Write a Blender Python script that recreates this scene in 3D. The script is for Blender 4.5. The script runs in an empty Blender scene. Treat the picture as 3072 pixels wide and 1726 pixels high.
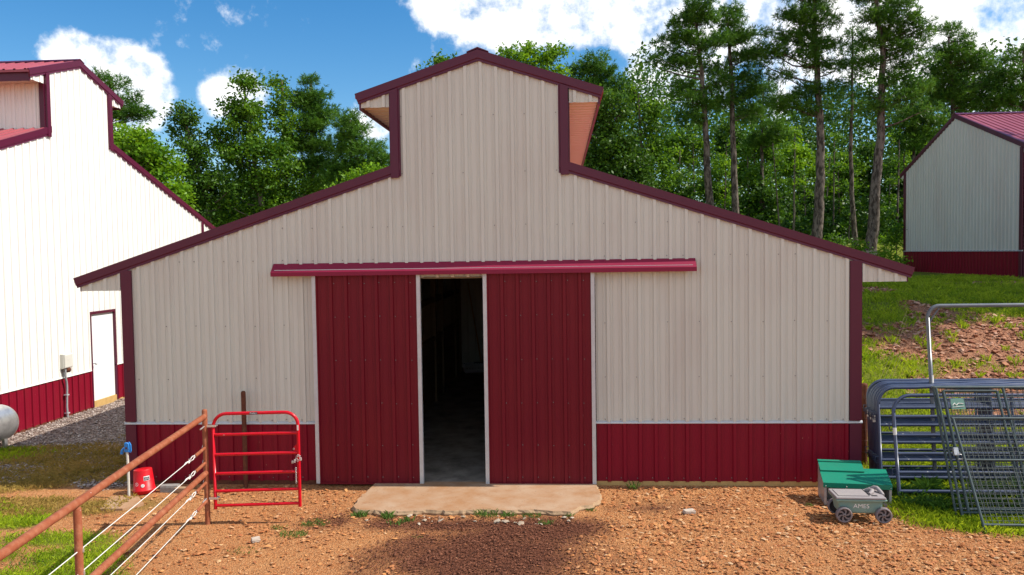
import bpy, bmesh, math, random
import numpy as np
from mathutils import Vector, Matrix

# ------------------------------------------------------------------ camera, world, sun
SC = bpy.context.scene
COL = SC.collection
FPX, CAM = 2400.0, np.array([1.157044, -11.797187, 3.458223])
YAW, PITCH, ROLL = 0.0595125, -0.0426368, -0.0144241
SUN_EL, SUN_AZ = math.radians(47.0), math.radians(1.9)      # azimuth from +X towards +Y
EXPOSURE = 0.33

def cam_axes():
    fwd = np.array([-math.sin(YAW)*math.cos(PITCH), math.cos(YAW)*math.cos(PITCH), math.sin(PITCH)])
    right = np.array([math.cos(YAW), math.sin(YAW), 0.0])
    up = np.cross(right, fwd)
    r = math.cos(ROLL)*right + math.sin(ROLL)*up
    u = -math.sin(ROLL)*right + math.cos(ROLL)*up
    return r, u, fwd
AX_R, AX_U, AX_F = cam_axes()
cd = bpy.data.cameras.new('camera'); cam = bpy.data.objects.new('camera', cd); COL.objects.link(cam)
cd.sensor_width = 36.0; cd.lens = FPX/3072*36; cd.clip_start = 0.05; cd.clip_end = 3000
cam.matrix_world = Matrix(((AX_R[0], AX_U[0], -AX_F[0], CAM[0]), (AX_R[1], AX_U[1], -AX_F[1], CAM[1]),
                           (AX_R[2], AX_U[2], -AX_F[2], CAM[2]), (0, 0, 0, 1)))
SC.camera = cam
SC.view_settings.view_transform = 'Standard'; SC.view_settings.look = 'None'
SC.view_settings.gamma = 1.0; SC.view_settings.exposure = EXPOSURE
SC.cycles.max_bounces = 7; SC.cycles.transparent_max_bounces = 8
SC.cycles.use_denoising = True

def ray(u, v):
    return AX_R*((u-1536)/FPX) - AX_U*((v-863)/FPX) + AX_F
def at(u, v, Y):                                            # the point of depth plane y = Y seen at (u, v) of the survey picture
    d = ray(u, v); return CAM + d*((Y-CAM[1])/d[1])

sd = bpy.data.lights.new('sun', 'SUN'); sun = bpy.data.objects.new('sun', sd); COL.objects.link(sun)
sd.energy = 5.0; sd.angle = math.radians(0.55); sd.color = (1.0, 0.94, 0.85)
S_DIR = Vector((math.cos(SUN_EL)*math.cos(SUN_AZ), math.cos(SUN_EL)*math.sin(SUN_AZ), math.sin(SUN_EL)))
sun.rotation_euler = S_DIR.to_track_quat('Z', 'Y').to_euler(); sun.location = (30, 5, 30)

W = bpy.data.worlds.new('World'); SC.world = W; W.use_nodes = True
def build_world():
    nt = W.node_tree; N = nt.nodes; L = nt.links; N.clear()
    def math_(op, a, b=None, clamp=False):
        n = N.new('ShaderNodeMath'); n.operation = op; n.use_clamp = clamp
        for i, x in enumerate((a, b)):
            if x is None: continue
            if isinstance(x, (int, float)): n.inputs[i].default_value = x
            else: L.new(x, n.inputs[i])
        return n.outputs[0]
    def vec(op, a, b):
        n = N.new('ShaderNodeVectorMath'); n.operation = op
        for i, x in enumerate((a, b)):
            if isinstance(x, (tuple, list)): n.inputs[i].default_value = x
            else: L.new(x, n.inputs[i])
        return n
    out = N.new('ShaderNodeOutputWorld'); bg = N.new('ShaderNodeBackground')
    sky = N.new('ShaderNodeTexSky'); sky.sky_type = 'NISHITA'; sky.sun_disc = False
    sky.sun_elevation = SUN_EL; sky.sun_rotation = math.pi/2 - SUN_AZ
    sky.air_density = 1.0; sky.dust_density = 0.2; sky.ozone_density = 2.0
    hs = N.new('ShaderNodeHueSaturation'); hs.inputs['Saturation'].default_value = 1.42; hs.inputs['Value'].default_value = 1.0
    L.new(sky.outputs[0], hs.inputs['Color'])
    tc = N.new('ShaderNodeTexCoord'); D = vec('NORMALIZE', tc.outputs['Generated'], (0, 0, 0)).outputs[0]
    def noise(scale, detail, rough, off=(0, 0, 0)):
        n = N.new('ShaderNodeTexNoise'); n.inputs['Scale'].default_value = scale
        n.inputs['Detail'].default_value = detail; n.inputs['Roughness'].default_value = rough
        L.new(vec('ADD', D, off).outputs[0], n.inputs['Vector']); return n.outputs[0]
    n1 = noise(15, 11, 0.62); n2 = noise(44, 8, 0.62, (3, 1, 2)); n0 = noise(2.2, 6, 0.55, (5.2, 0.3, 1.1))
    edge = math_('ADD', math_('MULTIPLY', math_('SUBTRACT', n1, 0.5), 3.4), math_('MULTIPLY', math_('SUBTRACT', n2, 0.5), 1.7))
    blobs = [(218,172,100,1),(300,250,120,1),(395,225,105,1),(440,270,90,1),(430,335,75,.75),(330,330,110,.9),(250,300,120,1),
             (640,290,60,.9),(700,285,75,.9),(770,290,60,.8),(1110,375,75,.8),(1150,360,60,.7),
             (1290,-5,100,.9),(1420,10,130,1),(1560,15,140,1),(1700,5,150,1),(1830,35,130,1),(1960,40,140,1),(2090,60,130,1),
             (2260,60,150,1),(2430,70,170,1),(2620,60,190,1),(2820,40,200,1),(2980,-10,170,1),(1500,-140,260,1),(2000,-160,300,1),(2600,-160,320,1),
             (1950,250,85,1),(2060,245,95,1),(2160,280,80,.9),(2330,300,80,.8),(2960,190,100,1),(3040,170,80,1),(2880,260,90,.9),(3050,300,110,.9),
             (470,85,40,.40),(548,125,34,.40),(625,115,45,.36),(1245,190,30,.34)]
    m = None
    for u, v, r, w in blobs:
        d = ray(u, v); d = d/np.linalg.norm(d)
        q = math_('DIVIDE', vec('DISTANCE', D, tuple(d)).outputs['Value'], r/FPX*1.34)
        t = math_('MAXIMUM', math_('SUBTRACT', 1.0, math_('MULTIPLY', q, q)), 0.0)
        t = math_('MULTIPLY', math_('MULTIPLY', t, t), w)
        m = t if m is None else math_('ADD', m, t)
    m = math_('SUBTRACT', math_('MINIMUM', math_('MULTIPLY', m, 1.5), 1.3), 0.62)
    # unseen loose cloud added as fill light, mostly behind the viewer and far left
    sep = N.new('ShaderNodeSeparateXYZ'); L.new(D, sep.inputs[0])
    back = math_('MULTIPLY', math_('MAXIMUM', math_('SUBTRACT', 0.25, sep.outputs[1]), math_('SUBTRACT', -0.70, sep.outputs[0])), 1.6)
    back = math_('MINIMUM', math_('MAXIMUM', back, -1.5), 0.75)
    gen = math_('ADD', math_('MULTIPLY', math_('SUBTRACT', n0, 0.5), 3.0), back)
    tot = math_('ADD', math_('MAXIMUM', m, math_('SUBTRACT', gen, 0.35)), edge)
    mr = N.new('ShaderNodeMapRange'); mr.interpolation_type = 'SMOOTHSTEP'; L.new(tot, mr.inputs[0])
    mr.inputs[1].default_value = -0.18; mr.inputs[2].default_value = 0.95
    sh = N.new('ShaderNodeMapRange'); L.new(math_('ADD', n1, math_('MULTIPLY', n2, .5)), sh.inputs[0]); sh.inputs[1].default_value = 0.55; sh.inputs[2].default_value = 0.95
    cm = N.new('ShaderNodeMix'); cm.data_type = 'RGBA'; L.new(sh.outputs[0], cm.inputs[0])
    cm.inputs[6].default_value = (7.4, 7.7, 8.1, 1); cm.inputs[7].default_value = (9.6, 9.5, 9.3, 1)
    mx = N.new('ShaderNodeMix'); mx.data_type = 'RGBA'
    L.new(mr.outputs[0], mx.inputs[0]); L.new(hs.outputs[0], mx.inputs[6]); L.new(cm.outputs[2], mx.inputs[7])
    L.new(mx.outputs[2], bg.inputs['Color']); bg.inputs['Strength'].default_value = 0.12
    L.new(bg.outputs[0], out.inputs['Surface'])
build_world()

# ------------------------------------------------------------------ materials
def node_mat(name):
    m = bpy.data.materials.new(name); m.use_nodes = True
    nt = m.node_tree; b = nt.nodes['Principled BSDF']
    return m, nt, b
def tex_noise(nt, scale, detail=5, rough=.6, coord='Object', stretch=None):
    tc = nt.nodes.new('ShaderNodeTexCoord'); n = nt.nodes.new('ShaderNodeTexNoise')
    n.inputs['Scale'].default_value = scale; n.inputs['Detail'].default_value = detail; n.inputs['Roughness'].default_value = rough
    if stretch:
        mp = nt.nodes.new('ShaderNodeMapping'); mp.inputs['Scale'].default_value = stretch
        nt.links.new(tc.outputs[coord], mp.inputs[0]); nt.links.new(mp.outputs[0], n.inputs['Vector'])
    else: nt.links.new(tc.outputs[coord], n.inputs['Vector'])
    return n
def ramp(nt, src, p0, p1, c0=(0,0,0,1), c1=(1,1,1,1)):
    r = nt.nodes.new('ShaderNodeValToRGB'); r.color_ramp.elements[0].position = p0; r.color_ramp.elements[1].position = p1
    r.color_ramp.elements[0].color = c0; r.color_ramp.elements[1].color = c1
    nt.links.new(src, r.inputs[0]); return r
def mixc(nt, fac, a, b, blend='MIX'):
    m = nt.nodes.new('ShaderNodeMix'); m.data_type = 'RGBA'; m.blend_type = blend
    for i, x in ((0, fac), (6, a), (7, b)):
        if isinstance(x, (int, float)): m.inputs[i].default_value = x
        elif isinstance(x, tuple): m.inputs[i].default_value = x if len(x) == 4 else (*x, 1)
        else: nt.links.new(x, m.inputs[i])
    return m.outputs[2]
def paint(name, c, rough=.4, spec=.5, metal=0., dirt=None, dscale=3, damt=.5, bump=0, bscale=30, stretch=None, d0=.45, d1=.75, chips=None, coord='Object'):
    m, nt, b = node_mat(name)
    col = (*c, 1)
    src = None
    if dirt:
        n = tex_noise(nt, dscale, 7, .65, coord, stretch); r = ramp(nt, n.outputs[0], d0, d1)
        mul = nt.nodes.new('ShaderNodeMath'); mul.operation = 'MULTIPLY'; mul.inputs[1].default_value = damt
        nt.links.new(r.outputs[0], mul.inputs[0]); src = mixc(nt, mul.outputs[0], col, (*dirt, 1))
    if chips:
        n = tex_noise(nt, chips[1], 3, .5, coord, chips[3] if len(chips) > 3 else None); r = ramp(nt, n.outputs[0], chips[2], chips[2]+.02)
        src = mixc(nt, r.outputs[0], src if src else col, (*chips[0], 1))
    if src: nt.links.new(src, b.inputs['Base Color'])
    else: b.inputs['Base Color'].default_value = col
    b.inputs['Roughness'].default_value = rough; b.inputs['Specular IOR Level'].default_value = spec; b.inputs['Metallic'].default_value = metal
    if bump:
        n = tex_noise(nt, bscale, 6, .6, coord); bp = nt.nodes.new('ShaderNodeBump'); bp.inputs['Strength'].default_value = bump; bp.inputs['Distance'].default_value = .01
        nt.links.new(n.outputs[0], bp.inputs['Height']); nt.links.new(bp.outputs[0], b.inputs['Normal'])
    return m
M = {}
M['cream'] = paint('cream_steel', (.60,.605,.54), .38, .4, dirt=(.52,.485,.43), dscale=1.1, damt=.8, stretch=(1,1,.25), bump=.05, bscale=4)
M['white'] = paint('white_steel', (.82,.80,.74), .42, .4, dirt=(.70,.67,.60), dscale=1.1, damt=.4, stretch=(1,1,.25))
M['maroon'] = paint('maroon_steel', (.23,.008,.040), .52, .3, dirt=(.25,.016,.05), dscale=2.2, damt=.6, stretch=(1,1,.4), bump=.04, bscale=5)
M['maroon_wall'] = paint('maroon_wainscot_steel', (.205,.0045,.019), .46, .2, dirt=(.21,.016,.02), dscale=3.0, damt=.55, stretch=(1,1,.3), d0=.5, d1=.85, chips=((.5,.3,.22), 38, .735, (1,1,.5)))
M['maroon_door'] = paint('maroon_door_steel', (.15,.004,.014), .44, .24, dirt=(.18,.010,.015), dscale=1.6, damt=.6, stretch=(1,1,.5), chips=((.42,.25,.22), 26, .755, (1,1,.16)), bump=.05, bscale=3)
M['trim'] = paint('maroon_trim', (.088,.005,.027), .38, .42, dirt=(.10,.009,.03), dscale=4, damt=.5)
M['roof'] = paint('maroon_roof', (.33,.070,.085), .38, .4, dirt=(.38,.11,.12), dscale=2, damt=.5)
M['alu'] = paint('galvanised_trim', (.56,.57,.58), .48, .4, .3, dirt=(.40,.40,.40), dscale=9, damt=.5)
M['screw'] = paint('screw_heads', (.20,.19,.18), .5)
M['screw_r'] = paint('maroon_screws', (.10,.02,.03), .5)
M['soffit'] = paint('soffit_steel', (.70,.60,.42), .45, .4)  # cream steel like the walls; warm bounce light is put into the colour
M['rust'] = paint('rusty_pipe', (.27,.075,.032), .72, .25, dirt=(.40,.17,.09), dscale=11, damt=.8, bump=.25, bscale=60, chips=((.62,.55,.5), 10, .73))
M['rust_dark'] = paint('dark_rusty_pipe', (.11,.035,.02), .8, .2, dirt=(.20,.075,.035), dscale=14, damt=.8, bump=.2, bscale=60)
M['red'] = paint('red_gate_paint', (.56,.002,.014), .30, .35, dirt=(.46,.004,.012), dscale=9, damt=.6, chips=((.75,.5,.45), 16, .745))
M['bucket'] = paint('red_bucket_plastic', (.56,.004,.012), .42, .3, dirt=(.60,.04,.04), dscale=7, damt=.6)
M['cable'] = paint('white_cable', (.74,.73,.68), .5, dirt=(.55,.5,.42), dscale=20, damt=.5)
M['chain'] = paint('zinc_chain', (.68,.67,.65), .35, .5, .7)
M['blue'] = paint('blue_hydrant_paint', (.02,.22,.62), .38, .5, dirt=(.05,.12,.25), dscale=30, damt=.5)
M['pvc'] = paint('weathered_pipe', (.60,.57,.50), .5, dirt=(.4,.36,.3), dscale=15, damt=.6)
M['corral'] = paint('blue_grey_corral_tube', (.045,.062,.12), .30, .55, dirt=(.07,.09,.14), dscale=7, damt=.7, chips=((.36,.36,.38), 14, .72))
M['bow'] = paint('grey_bow_tube', (.15,.165,.185), .34, .5, dirt=(.10,.11,.13), dscale=7, damt=.7)
M['kennel'] = paint('green_grey_kennel_tube', (.035,.06,.062), .4, .5, dirt=(.09,.10,.09), dscale=15, damt=.7)
M['wire'] = paint('kennel_wire', (.085,.10,.095), .45, .5, .3)
M['wire_r'] = paint('rusty_wire', (.14,.07,.045), .7)
M['tag'] = paint('white_sticker', (.75,.72,.66), .5)
M['badge'] = paint('green_badge', (.10,.22,.17), .5)
M['green'] = paint('green_roof_sheet', (.005,.21,.125), .38, .5, dirt=(.02,.16,.10), dscale=6, damt=.5)
M['galv'] = paint('galvanised_sheet', (.46,.44,.42), .45, .5, .35, dirt=(.34,.31,.28), dscale=9, damt=.7)
M['cartbody'] = paint('sage_plastic', (.20,.32,.275), .55, .3, dirt=(.27,.35,.29), dscale=9, damt=.6)
M['cartlid'] = paint('taupe_plastic', (.30,.265,.26), .6, .25, dirt=(.37,.33,.30), dscale=8, damt=.6)
M['wheel'] = paint('grey_wheel_plastic', (.19,.16,.165), .6, .3, dirt=(.27,.22,.19), dscale=12, damt=.6)
M['tyre'] = paint('dark_tread', (.06,.05,.05), .8, .2)
M['black'] = paint('black_rubber', (.012,.012,.012), .6)
M['letter'] = paint('pale_lettering', (.80,.80,.78), .5)
M['decal_dark'] = paint('dark_decal', (.015,.015,.03), .5)
M['wood'] = paint('weathered_plank', (.22,.16,.09), .8, .2, dirt=(.16,.11,.06), dscale=4, damt=.8, stretch=(1,.15,3), bump=.2, bscale=20)
M['sill_wood'] = paint('yellow_pine_sill', (.52,.34,.13), .7, .2, dirt=(.36,.22,.08), dscale=8, damt=.7)
M['brick'] = paint('pale_block', (.50,.42,.34), .8, .2, dirt=(.36,.28,.22), dscale=12, damt=.6)
M['block'] = paint('grey_stone', (.26,.25,.23), .85, .2, dirt=(.16,.14,.12), dscale=14, damt=.7, bump=.3, bscale=40)
M['tanstone'] = paint('tan_stone', (.36,.24,.14), .85, .2, dirt=(.26,.16,.09), dscale=9, damt=.7, bump=.3, bscale=40)
M['tank'] = paint('silver_tank_paint', (.60,.60,.59), .34, .5, .75, dirt=(.30,.30,.30), dscale=6, damt=.8)
M['whitedoor'] = paint('white_door_paint', (.83,.83,.82), .4)
M['boxgrey'] = paint('meter_box_paint', (.62,.60,.53), .5, dirt=(.52,.5,.44), dscale=12, damt=.5)
M['conduit'] = paint('grey_conduit', (.30,.30,.31), .5)
M['floor'] = paint('barn_floor_concrete', (.33,.29,.24), .85, .2, dirt=(.12,.10,.08), dscale=2.6, damt=.8, bump=.3, bscale=12, d0=.4, d1=.65)
M['basket'] = paint('white_basket_plastic', (.62,.62,.63), .5)
M['bark'] = paint('pine_bark', (.20,.165,.135), .9, .1, dirt=(.05,.04,.032), dscale=9, damt=.95, bump=1.0, bscale=12, stretch=(1,1,.35), d0=.44, d1=.56)
M['bark_grey'] = paint('grey_bark', (.19,.165,.13), .9, .1, dirt=(.09,.075,.06), dscale=7, damt=.9, bump=.5, bscale=14, stretch=(1,1,.4), d0=.42, d1=.6)

def slab_mat():
    m, nt, b = node_mat('worn_concrete')
    n = tex_noise(nt, 2.2, 8, .65); r = ramp(nt, n.outputs[0], .35, .7, (.35,.185,.09,1), (.43,.30,.20,1))
    n2 = tex_noise(nt, 34, 4, .6); r2 = ramp(nt, n2.outputs[0], .66, .70)
    c = mixc(nt, r2.outputs[0], r.outputs[0], (.16,.10,.06))
    nm = tex_noise(nt, 5.5, 8, .7); rm = ramp(nt, nm.outputs[0], .52, .72, (0,0,0,1), (.55,.55,.55,1)); c = mixc(nt, rm.outputs[0], c, (.28,.125,.05))
    nt.links.new(c, b.inputs['Base Color']); b.inputs['Roughness'].default_value = .85; b.inputs['Specular IOR Level'].default_value = .2
    n3 = tex_noise(nt, 50, 6, .7); bp = nt.nodes.new('ShaderNodeBump'); bp.inputs['Strength'].default_value = .35; bp.inputs['Distance'].default_value = .008
    nt.links.new(n3.outputs[0], bp.inputs['Height']); nt.links.new(bp.outputs[0], b.inputs['Normal'])
    return m
M['slab'] = slab_mat()

def leaf_mat(name, c0, c1, trans=.35, rough=.5, scale=.7):
    m, nt, b = node_mat(name); N = nt.nodes; L = nt.links
    geo = N.new('ShaderNodeNewGeometry')
    n = tex_noise(nt, scale, 3, .55, 'Object')
    add = N.new('ShaderNodeMath'); add.operation = 'MULTIPLY_ADD'; L.new(geo.outputs['Random Per Island'], add.inputs[0]); add.inputs[1].default_value = .45; L.new(n.outputs[0], add.inputs[2])
    r = ramp(nt, add.outputs[0], .45, 1.0, (*c0, 1), (*c1, 1))
    L.new(r.outputs[0], b.inputs['Base Color']); b.inputs['Roughness'].default_value = rough; b.inputs['Specular IOR Level'].default_value = .3
    tr = N.new('ShaderNodeBsdfTranslucent'); hs = N.new('ShaderNodeHueSaturation'); hs.inputs['Value'].default_value = 1.25; hs.inputs['Hue'].default_value = .485
    L.new(r.outputs[0], hs.inputs['Color']); L.new(hs.outputs[0], tr.inputs['Color'])
    mx = N.new('ShaderNodeMixShader'); mx.inputs[0].default_value = trans
    out = N['Material Output']; L.new(b.outputs[0], mx.inputs[1]); L.new(tr.outputs[0], mx.inputs[2]); L.new(mx.outputs[0], out.inputs['Surface'])
    return m
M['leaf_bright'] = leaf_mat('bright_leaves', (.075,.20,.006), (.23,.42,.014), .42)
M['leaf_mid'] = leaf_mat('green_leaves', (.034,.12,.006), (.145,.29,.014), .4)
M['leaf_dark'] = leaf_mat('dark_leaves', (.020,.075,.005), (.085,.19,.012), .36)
M['needle'] = leaf_mat('pine_needles', (.026,.105,.010), (.13,.28,.024), .32, .45, .9)
M['grass'] = leaf_mat('grass_blades', (.15,.26,.006), (.42,.52,.022), .42, .6, 1.2)
M['dry'] = leaf_mat('dry_grass_blades', (.26,.20,.035), (.44,.30,.08), .3, .7, 1.5)
M['weed_dark'] = leaf_mat('dark_weed_leaves', (.022,.075,.010), (.075,.17,.018), .3)
M['weed'] = leaf_mat('weed_blades', (.06,.13,.02), (.15,.26,.05), .35, .6, 1.2)

# ------------------------------------------------------------------ mesh helpers
class MB:
    def __init__(s): s.v = []; s.f = []; s.mi = []; s.sm = []
    def add(s, vs, fs, mi=0, smooth=False):
        o = len(s.v); s.v += [tuple(map(float, p)) for p in vs]
        for f in fs: s.f.append(tuple(i+o for i in f)); s.mi.append(mi); s.sm.append(smooth)
    def box(s, x0, x1, y0, y1, z0, z1, mi=0, mapf=None):
        vs = [(x, y, z) for x in (x0, x1) for y in (y0, y1) for z in (z0, z1)]
        if mapf: vs = [mapf(*p) for p in vs]
        s.add(vs, [(0,1,3,2),(4,6,7,5),(0,4,5,1),(2,3,7,6),(0,2,6,4),(1,5,7,3)], mi)
    def prism(s, poly, f0, f1, mi=0):                       # poly: list of 2-D points; f0/f1 map a 2-D point to the two end positions
        n = len(poly); vs = [f0(*p) for p in poly] + [f1(*p) for p in poly]
        s.add(vs, [tuple(range(n))[::-1], tuple(range(n, 2*n))] + [(i, (i+1) % n, n+(i+1) % n, n+i) for i in range(n)], mi)
    def tube(s, path, r, n=8, mi=0, cap=True, closed=False):
        P = [Vector(p) for p in path]; k = len(P)
        R = r if isinstance(r, (list, tuple)) else [r]*k
        ref = None; rings = []
        for i, p in enumerate(P):
            if closed: t = (P[(i+1) % k]-P[i-1])
            else: t = (P[min(i+1, k-1)]-P[max(i-1, 0)])
            t = t.normalized() if t.length > 1e-9 else Vector((0, 0, 1))
            if ref is None: ref = t.orthogonal().normalized()
            a = (ref - t*ref.dot(t)); a = a.normalized() if a.length > 1e-6 else t.orthogonal().normalized()
            ref = a; b = t.cross(a)
            rings.append([p + (a*math.cos(2*math.pi*j/n) + b*math.sin(2*math.pi*j/n))*R[i] for j in range(n)])
        vs = [q for rg in rings for q in rg]; fs = []
        for i in range(k if closed else k-1):
            i2 = (i+1) % k
            for j in range(n): fs.append((i*n+j, i*n+(j+1) % n, i2*n+(j+1) % n, i2*n+j))
        s.add(vs, fs, mi, True)
        if cap and not closed: s.add(rings[0], [tuple(range(n))[::-1]], mi); s.add(rings[-1], [tuple(range(n))], mi)
    def lathe(s, prof, n=24, mi=0, mapf=None):              # prof: (r, z)
        vs = [(r*math.cos(2*math.pi*j/n), r*math.sin(2*math.pi*j/n), z) for r, z in prof for j in range(n)]
        if mapf: vs = [mapf(*p) for p in vs]
        fs = [(i*n+j, i*n+(j+1) % n, (i+1)*n+(j+1) % n, (i+1)*n+j) for i in range(len(prof)-1) for j in range(n)]
        s.add(vs, fs, mi, True)
    def obj(s, name, mats, parent=None, loc=None, fix=True):
        me = bpy.data.meshes.new(name); me.from_pydata(s.v, [], s.f)
        for m in (mats if isinstance(mats, (list, tuple)) else [mats]): me.materials.append(m)
        me.polygons.foreach_set('material_index', s.mi); me.polygons.foreach_set('use_smooth', s.sm)
        if fix:
            bm = bmesh.new(); bm.from_mesh(me); bmesh.ops.recalc_face_normals(bm, faces=bm.faces[:]); bm.to_mesh(me); bm.free()
        me.update()
        o = bpy.data.objects.new(name, me); COL.objects.link(o)
        if parent is not None: o.parent = parent
        if loc is not None: o.location = loc
        return o
def tag(o, label, cat, group=None):
    o['label'] = label; o['category'] = cat
    if group: o['group'] = group
    return o
def thing(name, label, cat, loc=(0, 0, 0), group=None, rotz=0.):
    o = bpy.data.objects.new(name, None); COL.objects.link(o); o.location = loc; o.rotation_euler = (0, 0, rotz)
    o.empty_display_size = .2
    return tag(o, label, cat, group)
def structure(o): o['kind'] = 'structure'; return o
def stuff(o): o['kind'] = 'stuff'; return o
def np_mesh(name, verts, quads, mats, parent=None, smooth=False, mi=None):
    verts = np.asarray(verts, np.float32); quads = np.asarray(quads, np.int32); k = quads.shape[1]
    me = bpy.data.meshes.new(name); me.vertices.add(len(verts)); me.vertices.foreach_set('co', verts.ravel())
    me.loops.add(quads.size); me.loops.foreach_set('vertex_index', quads.ravel())
    me.polygons.add(len(quads)); me.polygons.foreach_set('loop_start', np.arange(0, quads.size, k, dtype=np.int32))
    for m in (mats if isinstance(mats, (list, tuple)) else [mats]): me.materials.append(m)
    if mi is not None: me.polygons.foreach_set('material_index', np.asarray(mi, np.int32))
    me.polygons.foreach_set('use_smooth', np.full(len(quads), smooth, bool))
    me.update(calc_edges=True); me.validate()
    o = bpy.data.objects.new(name, me); COL.objects.link(o)
    if parent is not None: o.parent = parent
    return o
rnd = random.Random(7); RNG = np.random.default_rng(11)

# ------------------------------------------------------------------ ground
def sst(a, b, x): t = np.clip((x-a)/(b-a), 0, 1); return t*t*(3-2*t)
HP = np.array([(-1e3,0),(.5,0),(1.2,.10),(3,.72),(6,1.5),(9,2.08),(12,2.35),(15,2.40),(23.5,2.46),(26,3.4),(30,3.8),(50,5),(2000,12)])
def height(x, y):
    x = np.asarray(x, float); y = np.asarray(y, float)
    w = np.maximum(sst(5.55, 7.2, x)*np.ones_like(y), sst(13.5, 20, y)*sst(-30, -8, x))
    w = np.where((y > 12.6) & (x > 5), 1.0*sst(5.0, 6.6, x)+(1-sst(5.0, 6.6, x))*w, w)
    h = np.interp(y, HP[:, 0], HP[:, 1])*w
    left = sst(16, 45, y)*2.0
    h = np.maximum(h, left*(1-w))
    return h
_lat = RNG.random((64, 64))
def vnoise(x, y, s):                                        # smooth value noise, 0..1
    x = np.asarray(x)*s; y = np.asarray(y)*s; xi = np.floor(x).astype(int); yi = np.floor(y).astype(int)
    fx = x-xi; fy = y-yi; fx = fx*fx*(3-2*fx); fy = fy*fy*(3-2*fy)
    g = lambda a, b: _lat[a % 64, b % 64]
    return (g(xi, yi)*(1-fx)+g(xi+1, yi)*fx)*(1-fy) + (g(xi, yi+1)*(1-fx)+g(xi+1, yi+1)*fx)*fy
def fbm(x, y, s): return .5*vnoise(x, y, s)+.3*vnoise(x+9.1, y+3.7, s*2.1)+.2*vnoise(x+4.2, y+7.7, s*4.3)
def blob(x, y, cx, cy, rx, ry): return 1-np.sqrt(((x-cx)/rx)**2+((y-cy)/ry)**2)
def m_grass(x, y):
    n = (fbm(x, y, .9)-.5)*1.7
    hill = np.where((x > 5.35) & (y > -3), sst(-2.05, -1.6, y - .0*x + .25*np.sin(x*2.1))*1.0, 0)
    hill = np.minimum(hill, sst(5.2, 5.9, x + .15*(y+1)))
    bare = np.maximum.reduce([blob(x, y, 11.0, 5.8, 3.6, 3.0), blob(x, y, 9.8, 3.4, 2.4, 2.0), blob(x, y, 13.5, 6.5, 3.0, 2.6), blob(x, y, 14.5, 13.0, 3.2, 1.0), blob(x, y, 9.3, 11.4, 1.3, .8)*.8])
    hill = hill*sst(.05, .6, .55 - np.clip(bare, -.3, 1)*1.2 + n*.95)
    lf = np.maximum.reduce([blob(x, y, -7.3, -1.35, 1.25, .55), blob(x, y, -6.6, -1.75, 1.2, .4), blob(x, y, -5.2, -2.35, .9, .33), blob(x, y, -5.9, -2.9, 1.2, .45), blob(x, y, -4.6, -2.9, .75, .5), blob(x, y, -4.9, -3.6, 1.6, .5), blob(x, y, -8.6, 1.3, 1.0, .8)*.8])
    lf = sst(.02, .5, lf*.8 + n*.75)
    far = np.where(y > 15, .8, 0)
    return np.clip(np.maximum.reduce([hill, lf, far]), 0, 1)
def m_dry(x, y):
    n = (fbm(x+31, y+12, .8)-.5)*1.6
    d = np.maximum.reduce([blob(x, y, -7.3, 1.9, 2.2, 1.1), blob(x, y, -7.6, .2, 1.9, .8), blob(x, y, -6.0, 1.6, 1.0, .8), blob(x, y, -6.6, .5, 1.7, .55), blob(x, y, -6.4, 3.4, 1.2, 1.0), blob(x, y, -6.2, -1.1, 1.6, .5)*.9])
    return sst(0, .45, d + n*.7)
def m_wet(x, y):
    n = (fbm(x+5, y+2, 1.1)-.5)*1.5
    d = np.maximum.reduce([blob(x, y, .2, -2.7, 2.0, 1.4), blob(x, y, -.5, -1.75, 1.7, .5), blob(x, y, .8, -1.9, 1.3, .7), blob(x, y, -1.75, -1.7, .7, .5)*.6, blob(x, y, 2.3, -1.0, 1.0, .35)*.45])
    return sst(-.05, .75, d + n*.62)
def m_gravel(x, y):
    return sst(-.22, .08, y+.12*np.sin(3*x)+(fbm(x, y, 1.3)-.5)*.6)*sst(-5.2, -5.7, x)*sst(22, 16, y)
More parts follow.
